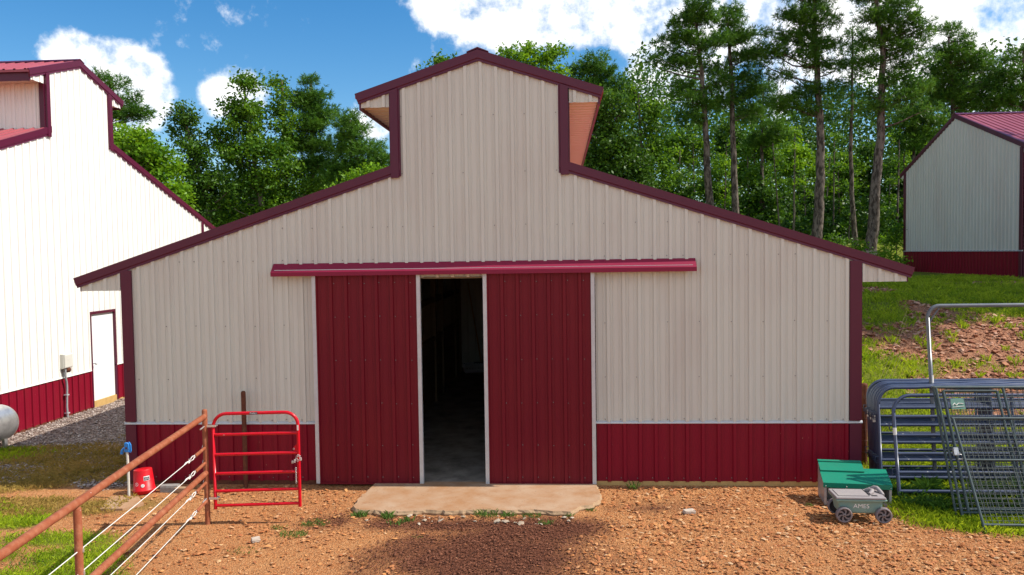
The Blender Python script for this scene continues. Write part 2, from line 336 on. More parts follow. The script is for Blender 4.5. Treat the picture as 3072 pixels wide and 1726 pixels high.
def build_ground():
    ax = np.unique(np.concatenate([np.array([-1500,-700,-350,-180,-100,-70,-50,-38,-30,-26,-22,-18,-15,-13,-11.5]), np.arange(-10.6, 8.6, .09), np.arange(8.6, 21, .16), np.array([21.5,22.5,24,26,29,33,38,46,60,80,120,200,400,800,1500])]))
    ay = np.unique(np.concatenate([np.array([-1500,-600,-250,-100,-50,-25,-14,-9,-7,-6,-5]), np.arange(-4.6, 3, .09), np.arange(3, 14, .15), np.arange(14, 32, .5), np.array([33,35,38,42,48,56,70,90,130,200,400,800,1500])]))
    X, Y = np.meshgrid(ax, ay, indexing='ij'); H = height(X, Y)
    near = sst(-6, -4.5, Y)*sst(20, 14, Y)*sst(-11, -10, X)*sst(20, 18, X)
    inside = (np.abs(X) < 5.6) & (Y > -.05) & (Y < 12.4)
    H = H + np.where(inside, 0, near*((fbm(X, Y, 1.7)-.5)*.035 + (fbm(X+3, Y, 6)-.5)*.02*(1+4*sst(6, 8, X)*sst(1, 2.5, Y))) - .012*near)
    nx, ny = X.shape; idx = np.arange(nx*ny).reshape(nx, ny)
    q = np.stack([idx[:-1, :-1], idx[1:, :-1], idx[1:, 1:], idx[:-1, 1:]], -1).reshape(-1, 4)
    m, nt, b = node_mat('ground_soil'); N = nt.nodes; L = nt.links
    def attr(nm): a = N.new('ShaderNodeAttribute'); a.attribute_name = nm; return a.outputs['Fac']
    # soil
    n1 = tex_noise(nt, .55, 9, .68); r1 = ramp(nt, n1.outputs[0], .32, .7, (.45,.165,.055,1), (.66,.335,.13,1))
    n2 = tex_noise(nt, 38, 6, .7); r2 = ramp(nt, n2.outputs[0], .40, .64, (.55,.5,.45,1), (1.25,1.2,1.15,1))
    soil = mixc(nt, 1.0, r1.outputs[0], r2.outputs[0], 'MULTIPLY')
    tc = N.new('ShaderNodeTexCoord'); vo = N.new('ShaderNodeTexVoronoi'); vo.inputs['Scale'].default_value = 46; L.new(tc.outputs['Object'], vo.inputs['Vector'])
    cr = ramp(nt, vo.outputs['Color'], .2, .9, (.36,.13,.05,1), (.68,.40,.20,1)); soil = mixc(nt, .42, soil, cr.outputs[0])
    # red bank soil on the slope
    red = mixc(nt, ramp(nt, n2.outputs[0], .38, .62).outputs[0], (.21,.075,.038), (.50,.255,.145)); soil = mixc(nt, attr('bank'), soil, red)
    # dark damp mulch
    r4 = ramp(nt, n2.outputs[0], .35, .68, (.055,.020,.012,1), (.24,.088,.048,1)); soil = mixc(nt, attr('wet'), soil, r4.outputs[0])
    # grey gravel
    vg = N.new('ShaderNodeTexVoronoi'); vg.inputs['Scale'].default_value = 26; L.new(tc.outputs['Object'], vg.inputs['Vector'])
    rg = ramp(nt, vg.outputs['Color'], .15, .95, (.15,.105,.08,1), (.40,.31,.25,1)); soil = mixc(nt, attr('gravel'), soil, rg.outputs[0])
    gr = mixc(nt, n2.outputs[0], (.085,.12,.012), (.26,.28,.035)); soil = mixc(nt, attr('grass'), soil, gr)
    dr = mixc(nt, n2.outputs[0], (.15,.095,.022), (.36,.24,.065)); da = N.new('ShaderNodeMath'); da.operation = 'MULTIPLY'; da.inputs[1].default_value = .85; L.new(attr('dry'), da.inputs[0])
    soil = mixc(nt, da.outputs[0], soil, dr)
    L.new(soil, b.inputs['Base Color']); b.inputs['Roughness'].default_value = .95; b.inputs['Specular IOR Level'].default_value = .12
    bp = N.new('ShaderNodeBump'); bp.inputs['Strength'].default_value = .9; bp.inputs['Distance'].default_value = .03
    n5 = tex_noise(nt, 120, 4, .7); ad = N.new('ShaderNodeMath'); ad.operation = 'ADD'; a5 = N.new('ShaderNodeMath'); a5.operation = 'MULTIPLY_ADD'; a5.inputs[1].default_value = .35; L.new(n5.outputs[0], a5.inputs[0]); L.new(n2.outputs[0], a5.inputs[2]); L.new(a5.outputs[0], ad.inputs[0])
    mu = N.new('ShaderNodeMath'); mu.operation = 'MULTIPLY'; mu.inputs[1].default_value = -.7; L.new(vo.outputs['Distance'], mu.inputs[0]); L.new(mu.outputs[0], ad.inputs[1])
    L.new(ad.outputs[0], bp.inputs['Height']); L.new(bp.outputs[0], b.inputs['Normal'])
    o = np_mesh('ground', np.stack([X, Y, H], -1).reshape(-1, 3), q, m, smooth=True); structure(o)
    me = o.data
    for nm, val in (('grass', m_grass(X, Y)), ('dry', m_dry(X, Y)), ('wet', m_wet(X, Y)), ('gravel', m_gravel(X, Y)), ('bank', sst(6.0, 7.5, X)*sst(.0, 2.0, Y))):
        a = me.attributes.new(nm, 'FLOAT', 'POINT'); a.data.foreach_set('value', np.asarray(val, np.float32).ravel())
build_ground()

# ------------------------------------------------------------------ buildings
PITCHR = .3266
def ribbed(mb, mapf, u0, u1, zlo, zhi, breaks=(), mi=0, rib=.2286, phase=0., hr=.026, minor=True, hm=.25):
    pts = {}
    k0 = int(math.floor((u0-phase)/rib))-1; k1 = int(math.ceil((u1-phase)/rib))+1
    prof = []
    for k in range(k0, k1+1):
        c = phase + k*rib
        prof += [(c-.031, 0), (c-.022, hr), (c+.022, hr), (c+.031, 0)]
        if minor:
            for q in (.0762, .1524): prof += [(c+q-.0085, 0), (c+q-.005, hr*hm), (c+q+.005, hr*hm), (c+q+.0085, 0)]
    us = np.array([p[0] for p in prof]); ds = np.array([p[1] for p in prof])
    uu = sorted(set([u0, u1] + [u for u in us if u0 < u < u1] + [b for b in breaks if u0 < b < u1]))
    vs = []
    for u in uu:
        d = float(np.interp(u, us, ds)); vs += [mapf(u, d, zlo(u)), mapf(u, d, zhi(u))]
    mb.add(vs, [(2*i, 2*i+2, 2*i+3, 2*i+1) for i in range(len(uu)-1)], mi)
    return mb
def screws(mb, mapf, us, zs, zlo, zhi, mi, seed):
    r = random.Random(seed)
    for z in zs:
        for u in us:
            if zlo(u)+.03 < z < zhi(u)-.2 and r.random() > .08:
                du = u + r.uniform(-.008, .008); dz = z + r.uniform(-.008, .008)
                mb.box(du-.006, du+.006, .0, .009, dz-.006, dz+.006, mi, lambda a, d, c: mapf(a, d, c))
def trim_run(mb, mapf, uA, uB, T, cutA=0., cutB=0., mi=0, h=.165):
    prof = [(0, 0), (.045, 0), (.045, h-.045), (.031, h-.033), (.031, h-.018), (.036, h), (0, h)]
    vs = []
    for u, cut in ((uA, cutA), (uB, cutB)):
        for d, t in prof:
            uu = u - cut*t; vs.append(mapf(uu, d, T(uu) - t + (0 if cut == 0 else 0)))
    n = len(prof)
    mb.add(vs, [tuple(range(n)), tuple(range(n, 2*n))[::-1]] + [(i, n+i, n+(i+1) % n, (i+1) % n) for i in range(n)], mi)

def build_barn(name, label, g2w, L, Wd, xt, zt, xc=None, zj=None, xct=None, zct=None, zsof=None, zcs=None, xb=None, xcb=None, zw=.95,
               wall='cream', wain='maroon_wall', openings=(), phase=0., door_front=None, zbase=.06, roofrib=True, screws_on=True, z0=0., rake_w=.165):
    """g2w(u, w, z): u across the gable, w back along the ridge, z up.  Front gable is w = 0."""
    root = thing(name, label, 'barn', g2w(0, 0, 0))
    inv = Vector(g2w(0, 0, 0))
    G = lambda u, w, z: tuple(Vector(g2w(u, w, z)) - inv)
    F = lambda u, d, z: G(u, -d, z)                         # on the front wall
    Tl = lambda u: zt + PITCHR*(xt-abs(u))
    Tc = (lambda u: zct + PITCHR*(xct-abs(u))) if xc else None
    eps = .07
    zl_top = lambda u: Tl(u)-eps
    zc_top = (lambda u: Tc(u)-eps) if xc else None
    zmin = lambda u: zw
    segs = []
    # front wall
    mb = MB(); scr = MB()
    def col_range(a, b, lo):
        cuts = sorted(set([a, b] + [c for c in ((-xc, xc) if xc else (0,)) if a < c < b]))
        for p, q in zip(cuts[:-1], cuts[1:]):
            mid = (p+q)/2; top = zc_top if (xc and abs(mid) < xc) else zl_top
            ribbed(mb, F, p, q, lambda u: lo, top, (0.,), 0, phase=phase)
            if screws_on:
                us = [phase+k*.2286-.05 for k in range(-40, 41) if p+.05 < phase+k*.2286-.05 < q-.05]
                screws(mb, F, us[::2], (1.62, 2.42, 3.88, 4.66, 5.5), lambda u: lo, top, 1, 3); screws(mb, F, us, (lo+.035,), lambda u: 0, top, 1, 4)
                if lo < 3: screws(mb, F, us, (3.395,), lambda u: lo, top, 1, 5)
    edges = sorted(openings, key=lambda o: o[0]); cur = -Wd
    for (a, b, zb, ztop) in edges:
        if a > cur: col_range(cur, a, zw)
        col_range(a, b, max(ztop, zw)); cur = b
    col_range(cur, Wd, zw)
    mb.obj('front_wall', [M[wall], M['screw']], root, fix=False)
    # wainscot
    mb = MB(); cur = -Wd
    for (a, b, zb, ztop) in edges + [(Wd, Wd, 0, 0)]:
        if a > cur:
            mb = MB(); ribbed(mb, F, cur, a, lambda u: zbase, lambda u: zw-.02, (), 0, phase=phase, hm=.06)
            if screws_on:
                us = [phase+k*.2286-.05 for k in range(-40, 41) if cur+.05 < phase+k*.2286-.05 < a-.05]
                screws(mb, F, us, (zbase+.05,), lambda u: 0, lambda u: 9, 1, 6)
            mb.obj('wainscot', [M[wain], M['screw']], root, fix=False)
        cur = b
    mb = MB(); cur = -Wd-.03
    for (a, b, zb, ztop) in edges + [(Wd+.03, Wd+.03, 0, 0)]:
        if a > cur:
            mb = MB(); mb.prism([(-.002, zw-.028), (.028, zw-.028), (.028, zw-.018), (.022, zw-.002), (-.002, zw+.012)], lambda d, z: F(cur, d, z), lambda d, z: F(a, d, z)); mb.obj('wainscot_flashing', M['alu'] if wall == 'cream' else M[wall], root)
        cur = b
    mb = MB(); cur = -Wd
    for (a, b, zb, ztop) in edges + [(Wd, Wd, 0, 0)]:
        if a > cur: mb = MB(); mb.box(cur, a, -.006, .05, -.3, zbase+.004, 0, lambda u, d, z: F(u, -d, z)); mb.obj('base_board', M['rust_dark'] if cur < 0 and xc else M['sill_wood'], root)
        cur = b
    # side and back walls
    for sg in (-1, 1):
        mb = MB(); Sd = lambda w, d, z: G(sg*(Wd+d), w, z)
        ribbed(mb, Sd, 0, L, lambda w: zw, lambda w: zl_top(Wd), (), 0, minor=False)
        mb.obj('side_wall', M[wall], root, fix=False)
        mb = MB(); ribbed(mb, Sd, 0, L, lambda w: -.25, lambda w: zw-.01, (), 0, minor=False); mb.obj('side_wainscot', M[wain], root, fix=False)
        if xc:
            mb = MB(); Sc = lambda w, d, z: G(sg*(xc-.012+d), w, z)
            ribbed(mb, Sc, 0.0, L, lambda w: zj-.35, lambda w: zcs+.02, (), 0); mb.obj('cupola_side_wall', M[wall], root, fix=False)
    mb = MB(); B = lambda u, d, z: G(u, L+d, z)
    for p, q in (((-Wd, -xc), (-xc, xc), (xc, Wd)) if xc else ((-Wd, 0), (0, Wd))):
        top = zc_top if (xc and abs((p+q)/2) < xc) else zl_top
        ribbed(mb, B, p, q, lambda u: -.25, top, (0.,), 0, minor=False)
    mb.obj('back_wall', M[wall], root, fix=False)
    # rake and corner trims
    for sg in (-1, 1):
        Fs = lambda u, d, z, sg=sg: F(sg*u, d, z)
        mb = MB(); trim_run(mb, Fs, (xc-.14) if xc else 0., xt, Tl, 0, .30, h=rake_w); mb.obj('rake_trim', M['trim'], root)
        if xc:
            mb = MB(); trim_run(mb, Fs, 0., xct, Tc, 0, .30, h=rake_w); mb.obj('rake_trim', M['trim'], root)
            mb = MB(); w_ = .145
            mb.prism([(0, 0), (.052, 0), (.052, .115), (.03, .125), (.03, w_), (0, w_)], lambda d, t: Fs(xc+.004-t, d, zj-.19+(.03 if t > .12 else 0)), lambda d, t: Fs(xc+.004-t, d, Tc(xc-t)-rake_w+.02))
            mb.box(xc-.012+.02, xc+.006+.02, 0., .11, zj-.1, zcs+.03, 0, lambda u, w, z: G(sg*u, w, z))
            mb.obj('cupola_corner_trim', M['trim'], root)
        mb = MB(); mb.box(Wd-.155, Wd+.008, -.03, .036, zbase, zw-.036, 0, lambda u, d, z: Fs(u, d, z)); mb.box(Wd-.155, Wd+.008, -.03, .036, zw+.013, Tl(Wd)-rake_w+.03, 0, lambda u, d, z: Fs(u, d, z))
        mb.box(Wd+.018, Wd+.026, .0, .13, zbase, Tl(Wd)-.3, 0, lambda u, w, z: G(sg*u, w, z))
        mb.obj('corner_trim', M['trim'], root)
        # boxed eaves: end panel, soffit, fascia
        zo = zsof if zsof is not None else Tl(xt)-.19
        mb = MB(); ribbed(mb, Fs, Wd+.02, xb, lambda u: zo, zl_top, (), 0, phase=phase); mb.obj('eave_end', M[wall], root, fix=False)
        mb = MB(); mb.box(Wd+.03, xb-.002, .002, L, zo, zo+.012, 0, lambda u, w, z: G(sg*u, w, z)); mb.obj('soffit', M['soffit'], root)
        mb = MB(); mb.box(xb, xb+.022, .0, L, zo-.004, Tl(xb)-.06, 0, lambda u, w, z: G(sg*u, w, z)); mb.obj('fascia', M[wall] if not xc else M['trim'], root)
        if xc:
            mb = MB(); ribbed(mb, Fs, xc+.02, xcb, lambda u: zcs, zc_top, (), 0, phase=phase); mb.obj('eave_end', M[wall], root, fix=False)
            mb = MB(); So = lambda w, d, z: G(sg*(xc+(z)*(xcb-xc-.004)), w, zcs-d+.02)
            ribbed(mb, So, .004, L, lambda w: 0, lambda w: 1, (), 0, hr=.012); mb.obj('soffit', M['soffit'], root, fix=False)
            mb = MB(); mb.box(xcb, xcb+.03, .0, L, zcs-.03, Tc(xcb)-.06, 0, lambda u, w, z: G(sg*u, w, z)); mb.obj('fascia', M['trim'], root)
    # roofs
    def roof(ua, ub, T, nm='roof'):
        for sg in (-1, 1):
            mb = MB(); P = lambda w, d, t: G(sg*(ua+(ub-ua)*t), w, T(ua+(ub-ua)*t)-.018+d)
            ribbed(mb, P, -.036, L+.05, lambda w: 0, lambda w: 1, (), 0, minor=False, phase=.04, hr=.022)
            mb.box(-.03, L+.04, -.05, -.004, 0, 1, 0, P)
            mb.obj(nm, M['roof'], root)
    roof((xc if xc else 0.), xt-.005, Tl)
    if xc: roof(0., xct-.005, Tc)
    T0 = Tc if xc else Tl
    mb = MB(); z = T0(0)
    mb.prism([(-.16, z-.16*PITCHR+.008), (0, z+.012), (.16, z-.16*PITCHR+.008), (.16, z-.16*PITCHR+.022), (0, z+.034), (-.16, z-.16*PITCHR+.022)], lambda u, zz: G(u, -.05, zz), lambda u, zz: G(u, L+.05, zz))
    mb.obj('ridge_cap', M['trim'], root)
    return root, G, F, Tl

# the centre barn -----------------------------------------------------------------
DO0, DO1 = -1.55, 1.63
barn, G, F, Tl = build_barn('barn', 'cream steel barn with half open maroon sliding doors and raised centre roof', lambda u, w, z: (u, w, z), 12.2, 5.486, 6.23, 3.175,
    xc=1.305, zj=4.785, xct=1.83, zct=5.842, zsof=2.976, zcs=5.64, xb=6.13, xcb=1.745, zw=.955, openings=[(DO0, DO1, 0, 3.12)], phase=.035)
def barn_extras():
    # floor, stall fronts and inner lining (seen through the gap of the doors)
    mb = MB(); mb.box(-5.4, 5.4, .0, 12.1, -.12, .035); mb.obj('floor', M['floor'], barn)
    for sg in (-1, 1):
        mb = MB(); x = 1.78*sg
        for k in range(7):
            z = .05+k*.2; mb.box(x-.02, x+.02, .55, 11.2, z, z+.188)
        mb.box(x-.05, x+.05, .35, 11.3, 1.46, 1.56); mb.box(x-.05, x+.05, .35, 11.3, 2.35, 2.47)
        for y in (.4, 2.9, 4.1, 6.6, 7.8, 10.2, 11.2): mb.box(x-.065, x+.065, y-.06, y+.06, .03, 3.3)
        for k in range(70):
            y = .6+k*.15; mb.box(x-.007, x+.007, y-.007, y+.007, 1.56, 2.35)
        mb.obj('stall_front', M['wood'], barn)
    # sliding doors
    for x0, x1 in ((-2.525, -.90), (.03, 1.665)):
        mb = MB(); Fd = lambda u, d, z: (u, -.075-d, z)
        ribbed(mb, Fd, x0+.03, x1-.03, lambda u: .06, lambda u: 3.2, (), 0, phase=x0+.05, hm=.10)
        us = [x0+.05+k*.2286+.05 for k in range(8) if x0+.1 < x0+.05+k*.2286+.05 < x1-.06]
        screws(mb, Fd, us, (.14, .62, 1.25, 1.9, 2.55, 3.05), lambda u: 0, lambda u: 9, 1, 9)
        mb.box(x0+.03, x1-.03, -.07, -.035, .06, 3.2, 0)
        d = mb.obj('sliding_door', [M['maroon_door'], M['screw']], barn, fix=False)
        for a in (x0, x1-.055):
            mb = MB(); mb.box(a, a+.055, -.108, -.04, .045, 3.2); mb.obj('edge_trim', M['alu'], d)
        mb = MB(); mb.box(x0+.055, x1-.055, -.10, -.05, .035, .06); mb.obj('bottom_rail', M['maroon_door'], d)
    # track hood
    mb = MB()
    for a, b, ln in ((-3.125, .02, 0), (.0, 3.13, .002)):
        mb.prism([(0, 3.352), (-.012, 3.352), (-.16, 3.225+ln), (-.16-ln, 3.165), (-.145, 3.165), (-.145, 3.215), (0, 3.33)], lambda y, z: (a, y, z), lambda y, z: (b, y, z))
    mb.obj('track_hood', M['maroon'], barn)
    mb = MB(); mb.box(-3.08, 3.08, -.13, -.05, 3.20, 3.26); mb.obj('track', M['alu'], barn)
    mb = MB(); mb.box(DO0, DO1, -.02, .06, 3.10, 3.125); mb.box(DO0-.05, DO0, .0, .08, 0, 3.1); mb.box(DO1, DO1+.05, .0, .08, 0, 3.1); mb.obj('door_frame', M['wood'], barn)
barn_extras()

# the white barn on the left: its gable faces +X ------------------------------------
LBX, LBY = -9.717, 6.0
lb, GL, FL, TlL = build_barn('white_barn', 'tall white barn with maroon trim and a narrow white side door', lambda u, w, z: (LBX-w, LBY+u, z), 24, 6.12, 6.98, 4.41,
    xc=1.25, zj=6.28, xct=1.80, zct=7.40, zsof=4.2, zcs=7.20, xb=6.86, xcb=1.70, zw=.90, wall='white', wain='maroon_wall', openings=[(.10, 1.06, 0, 2.20)], phase=.02, screws_on=False, zbase=.03, rake_w=.18)
def left_extras():
    mb = MB(); mb.box(.10, 1.06, .02, .05, .15, 2.18, 0, lambda u, w, z: GL(u, w, z)); d = mb.obj('door', M['whitedoor'], lb)
    mb = MB(); mb.tube([GL(.17, .02, 1.03), GL(.17, -.05, 1.03)], .012, 8); mb.lathe([(.0, -.03), (.025, -.02), (.03, 0), (.025, .02), (0, .03)], 10, 0, lambda x, y, z: tuple(Vector(GL(.17, -.06, 1.03))+Vector((z, x, y)))); mb.obj('handle', M['alu'], d)
    mb = MB(); mb.box(.05, .10, -.03, .06, .02, 2.245, 0, lambda u, w, z: GL(u, w, z)); mb.box(1.06, 1.11, -.03, .06, .02, 2.245, 0, lambda u, w, z: GL(u, w, z)); mb.box(.10, 1.06, -.03, .06, 2.185, 2.245, 0, lambda u, w, z: GL(u, w, z)); mb.obj('door_frame', M['trim'], lb)
    mb = MB(); mb.box(.10, 1.06, -.02, .06, -.05, .148, 0, lambda u, w, z: GL(u, w, z)); mb.obj('door_sill', M['sill_wood'], lb)
left_extras()

# the shed on the right: its gable faces -X ----------------------------------------
RBX, RBY, RBZ = 16.0, 19.25, 2.42
PITCHR = .372
rb, GR, FR, TlR = build_barn('cream_shed', 'cream shed with maroon roof standing at the top of the grassy slope', lambda u, w, z: (RBX+w, RBY+u, RBZ+z), 16, 4.42, 4.85, 4.20,
    zsof=4.02, xb=4.76, zw=.90, phase=.02, screws_on=False, zbase=.03, rake_w=.17)
PITCHR = .3266
def shed_extras():
    mb = MB(); mb.box(-4.5, 4.5, -.03, .02, -.32, -.0, 0, lambda u, w, z: GR(u, w, z)); mb.obj('foundation_board', M['brick'], rb)
shed_extras()

# ------------------------------------------------------------------ concrete apron
def apron():
    front = [(-1.63,.0),(-1.66,-.45),(-1.70,-.85),(-1.675,-1.18),(-1.58,-1.32),(-1.42,-1.32),(-1.177,-1.40),(-.908,-1.395),(-.61,-1.31),(-.333,-1.36),(.061,-1.30),(.42,-1.325),(.773,-1.29),(1.039,-1.355),(1.281,-1.365),(1.396,-1.14),(1.555,-1.08),(1.665,-.84),(1.70,-.58),(1.67,-.30),(1.66,.0)]
    r = random.Random(5); pts = []
    for (a, b), (c, d) in zip(front[:-1], front[1:]):
        n = max(1, int(math.hypot(c-a, d-b)/.05))
        for k in range(n):
            t = k/n; j = .016 if (b < -.2) else 0; pts.append((a+(c-a)*t+r.uniform(-j, j), b+(d-b)*t+r.uniform(-j, j)))
    pts.append(front[-1]); n = len(pts)
    mb = MB(); mb.add([(x, y, .048) for x, y in pts], [tuple(range(n))])
    low = [(x*1.012+r.uniform(-.01, .01), y*1.012-.012 + r.uniform(-.012, .012), .012) for x, y in pts]
    mid = [(x*1.004, y*1.004-.004, .034+r.uniform(-.007, .007)) for x, y in pts]; bot = [(x*1.0, y*1.0, -.1) for x, y in pts]
    for A, B in (([(x, y, .048) for x, y in pts], mid), (mid, low), (low, bot)):
        mb.add(A+B, [(i, i+1, n+i+1, n+i) for i in range(n-1)], 1)
    o = mb.obj('concrete_apron', [M['slab'], M['tanstone']]); structure(o)
apron()

# ------------------------------------------------------------------ left yard: pipe fence, gate, post, hydrant, bucket, stones, tank
def arc(c, r, a0, a1, ex, ey, n=7):
    c, ex, ey = Vector(c), Vector(ex), Vector(ey)
    return [c + ex*(r*math.cos(a0+(a1-a0)*k/n)) + ey*(r*math.sin(a0+(a1-a0)*k/n)) for k in range(n+1)]
FA, FDIR = Vector((-3.455, -1.765, 0)), Vector((.143, -.99, 0)).normalized()
def pipe_fence():
    root = thing('pipe_fence', 'rusty pipe fence with two rails and four white cables beside the red gate', 'fence', FA)
    P = lambda s, z, off=0.: FDIR*s + Vector((FDIR.y, -FDIR.x, 0))*off + Vector((0, 0, z))
    for s, h in ((0, 1.50), (3.62, 1.37), (7.3, 1.37)):
        mb = MB(); pts = [P(s, -.2), P(s, h-.02), P(s, h-.006), P(s, h)]; mb.tube(pts, [.034, .034, .028, .010], 14); mb.obj('post', M['rust'], root)
    for z in (1.405, .668):
        mb = MB(); mb.tube([P(.0 if z < 1 else -.005, z), P(2.2, z+.004), P(4.6, z-.004), P(7.5, z)], .036, 14); mb.obj('rail', M['rust'], root)
    for z in (1.0, .805, .545, .305):
        mb = MB(); mb.tube([P(.05, z), P(.44, z-.004)], .021, 10); sl = mb.obj('tension_sleeve', M['rust'], root)
        mb = MB(); mb.tube([P(.03, z+.01), P(.0, z+.05, .03), P(-.02, z+.035, .036), P(.02, z, .036)], .005, 6); mb.obj('hook', M['chain'], sl); mb = MB(); mb.tube(arc(P(.455, z-.004), .018, 0, 2*math.pi, FDIR, (0, 0, 1), 10), .0045, 5); mb.obj('eye', M['chain'], sl)
        mb = MB(); c = P(.53, z-.006)
        mb.tube([P(.47, z-.005), P(.51, z+.018), P(.58, z+.016), P(.64, z-.004), P(.72, z-.012)], .0055, 6); mb.tube([P(.47, z-.005), P(.51, z-.026), P(.58, z-.022), P(.64, z-.006), P(.80, z+.006), P(.86, z-.006)], .0055, 6)
        mb.tube([P(.62, z-.006), P(2.4, z-.012), P(4.5, z-.006), P(7.4, z-.004)], .0047, 6)
        mb.tube([P(.63, z+.008), P(.655, z-.018), P(.68, z-.03), P(.70, z-.02)], .006, 6)
        mb.obj('cable', M['cable'], root)
        mb = MB(); mb.box(-.012, .012, -.014, .014, z-.02, z+.012, 0, lambda a, b, zz: tuple(P(.64+a, zz, b))); mb.obj('cable_clip', M['chain'], root); mb = MB(); mb.box(-.008, .008, .026, .042, z-.02, z+.012, 0, lambda a, b, zz: tuple(P(3.62+a, zz, -b))); mb.obj('cable_clip', M['chain'], root)
    mb = MB()
    for z in (1.28, .335): mb.tube([P(.02, z, .0)+Vector((.0, 0, 0)), P(.16, z-.012, .012)], .009, 8)
    mb.obj('hinge_bolt', M['chain'], root)
pipe_fence()

def red_gate():
    root = thing('gate', 'red tubular walk gate hanging open beside the rusty pipe fence', 'gate', (-3.345, -1.765, 0), rotz=math.radians(6.3))
    wd, r, rc = 1.085, .0215, .17
    mb = MB()
    path = [Vector((0, 0, .19)), Vector((0, 0, 1.437-rc))] + arc((rc, 0, 1.437-rc), rc, math.pi, math.pi/2, (1, 0, 0), (0, 0, 1)) + arc((wd-rc, 0, 1.437-rc), rc, math.pi/2, 0, (1, 0, 0), (0, 0, 1)) + [Vector((wd, 0, .19))]
    mb.tube(path, r, 12); mb.obj('frame', M['red'], root)
    for z in (1.165, .905, .655, .425, .235):
        mb = MB(); mb.tube([(.012, 0, z), (wd-.012, 0, z)], r*.93, 12); mb.obj('bar', M['red'], root)
    for z in (1.285, .338):
        mb = MB(); mb.tube(arc((0, 0, z), .027, 0, 2*math.pi, (1, 0, 0), (0, 1, 0), 12), .008, 6); mb.box(-.07, .045, -.032, -.026, z-.014, z+.014); mb.box(-.02, .05, .026, .032, z-.012, z+.012); mb.tube([(.04, -.045, z), (.04, .045, z)], .006, 6); mb.obj('hinge', M['chain'], root)
    mb = MB(); mb.prism([(wd, .93), (wd-.06, .93), (wd-.075, .955), (wd-.06, .98), (wd, 1.04)], lambda x, z: (x, -.004, z), lambda x, z: (x, .004, z)); lt = mb.obj('latch_plate', M['red'], root)
    mb = MB(); mb.tube(arc((wd-.06, -.008, .955), .010, 0, 2*math.pi, (1, 0, 0), (0, 0, 1), 8), .003, 5); mb.obj('eye', M['chain'], lt)
    mb = MB(); rr = random.Random(2)
    pts = [Vector((wd-.03+.058*math.cos(a), -.05+.05*math.sin(a) if False else .045*math.sin(a), .80+.02*math.cos(a))) for a in np.linspace(0, 2*math.pi, 12)[:-1]]
    pts += [Vector((wd+.035-.07*t, -.03, .82+.10*t*(1-t)*2+.0*t)) for t in np.linspace(0, 1, 6)]
    pts += [Vector((wd-.035, -.028, .70-.030*k)) for k in range(7)]
    for i, p in enumerate(pts):
        ex, ey = (Vector((1, 0, 0)), Vector((0, 0, 1))) if i % 2 else (Vector((.3, 1, 0)).normalized(), Vector((.2, 0, 1)).normalized())
        loop = [p + ex*(.008*math.cos(t)) + ey*(.017*math.sin(t)) for t in np.linspace(0, 2*math.pi, 9)[:-1]]
        mb.tube(loop, .0032, 5, closed=True)
    mb.obj('chain', M['chain'], root)
    mb = MB(); mb.box(.475, .575, -.026, -.0215, 1.422, 1.452); sg = mb.obj('nameplate', M['decal_dark'], root)
    text('Priefert', .028, (.479, -.0265, 1.430), M['letter'], sg)
    mb = MB(); mb.box(wd-.01, wd+.012, -.0235, -.0215, 1.20, 1.27); mb.obj('sticker', M['tag'], root)
def text(body, size, loc, m, parent, rot=(math.pi/2, 0, 0), ext=.0012, sx=1., bold=0.):
    cu = bpy.data.curves.new('lettering', 'FONT'); cu.body = body; cu.size = size; cu.extrude = ext; cu.offset = bold
    tmp = bpy.data.objects.new('lettering_tmp', cu); COL.objects.link(tmp)
    bpy.context.view_layer.update()
    me = bpy.data.meshes.new_from_object(tmp.evaluated_get(bpy.context.evaluated_depsgraph_get())); bpy.data.objects.remove(tmp)
    me.materials.clear(); me.materials.append(m)
    o = bpy.data.objects.new('lettering', me); COL.objects.link(o); o.parent = parent; o.location = loc; o.rotation_euler = rot; o.scale = (sx, 1, 1)
    return o
red_gate()

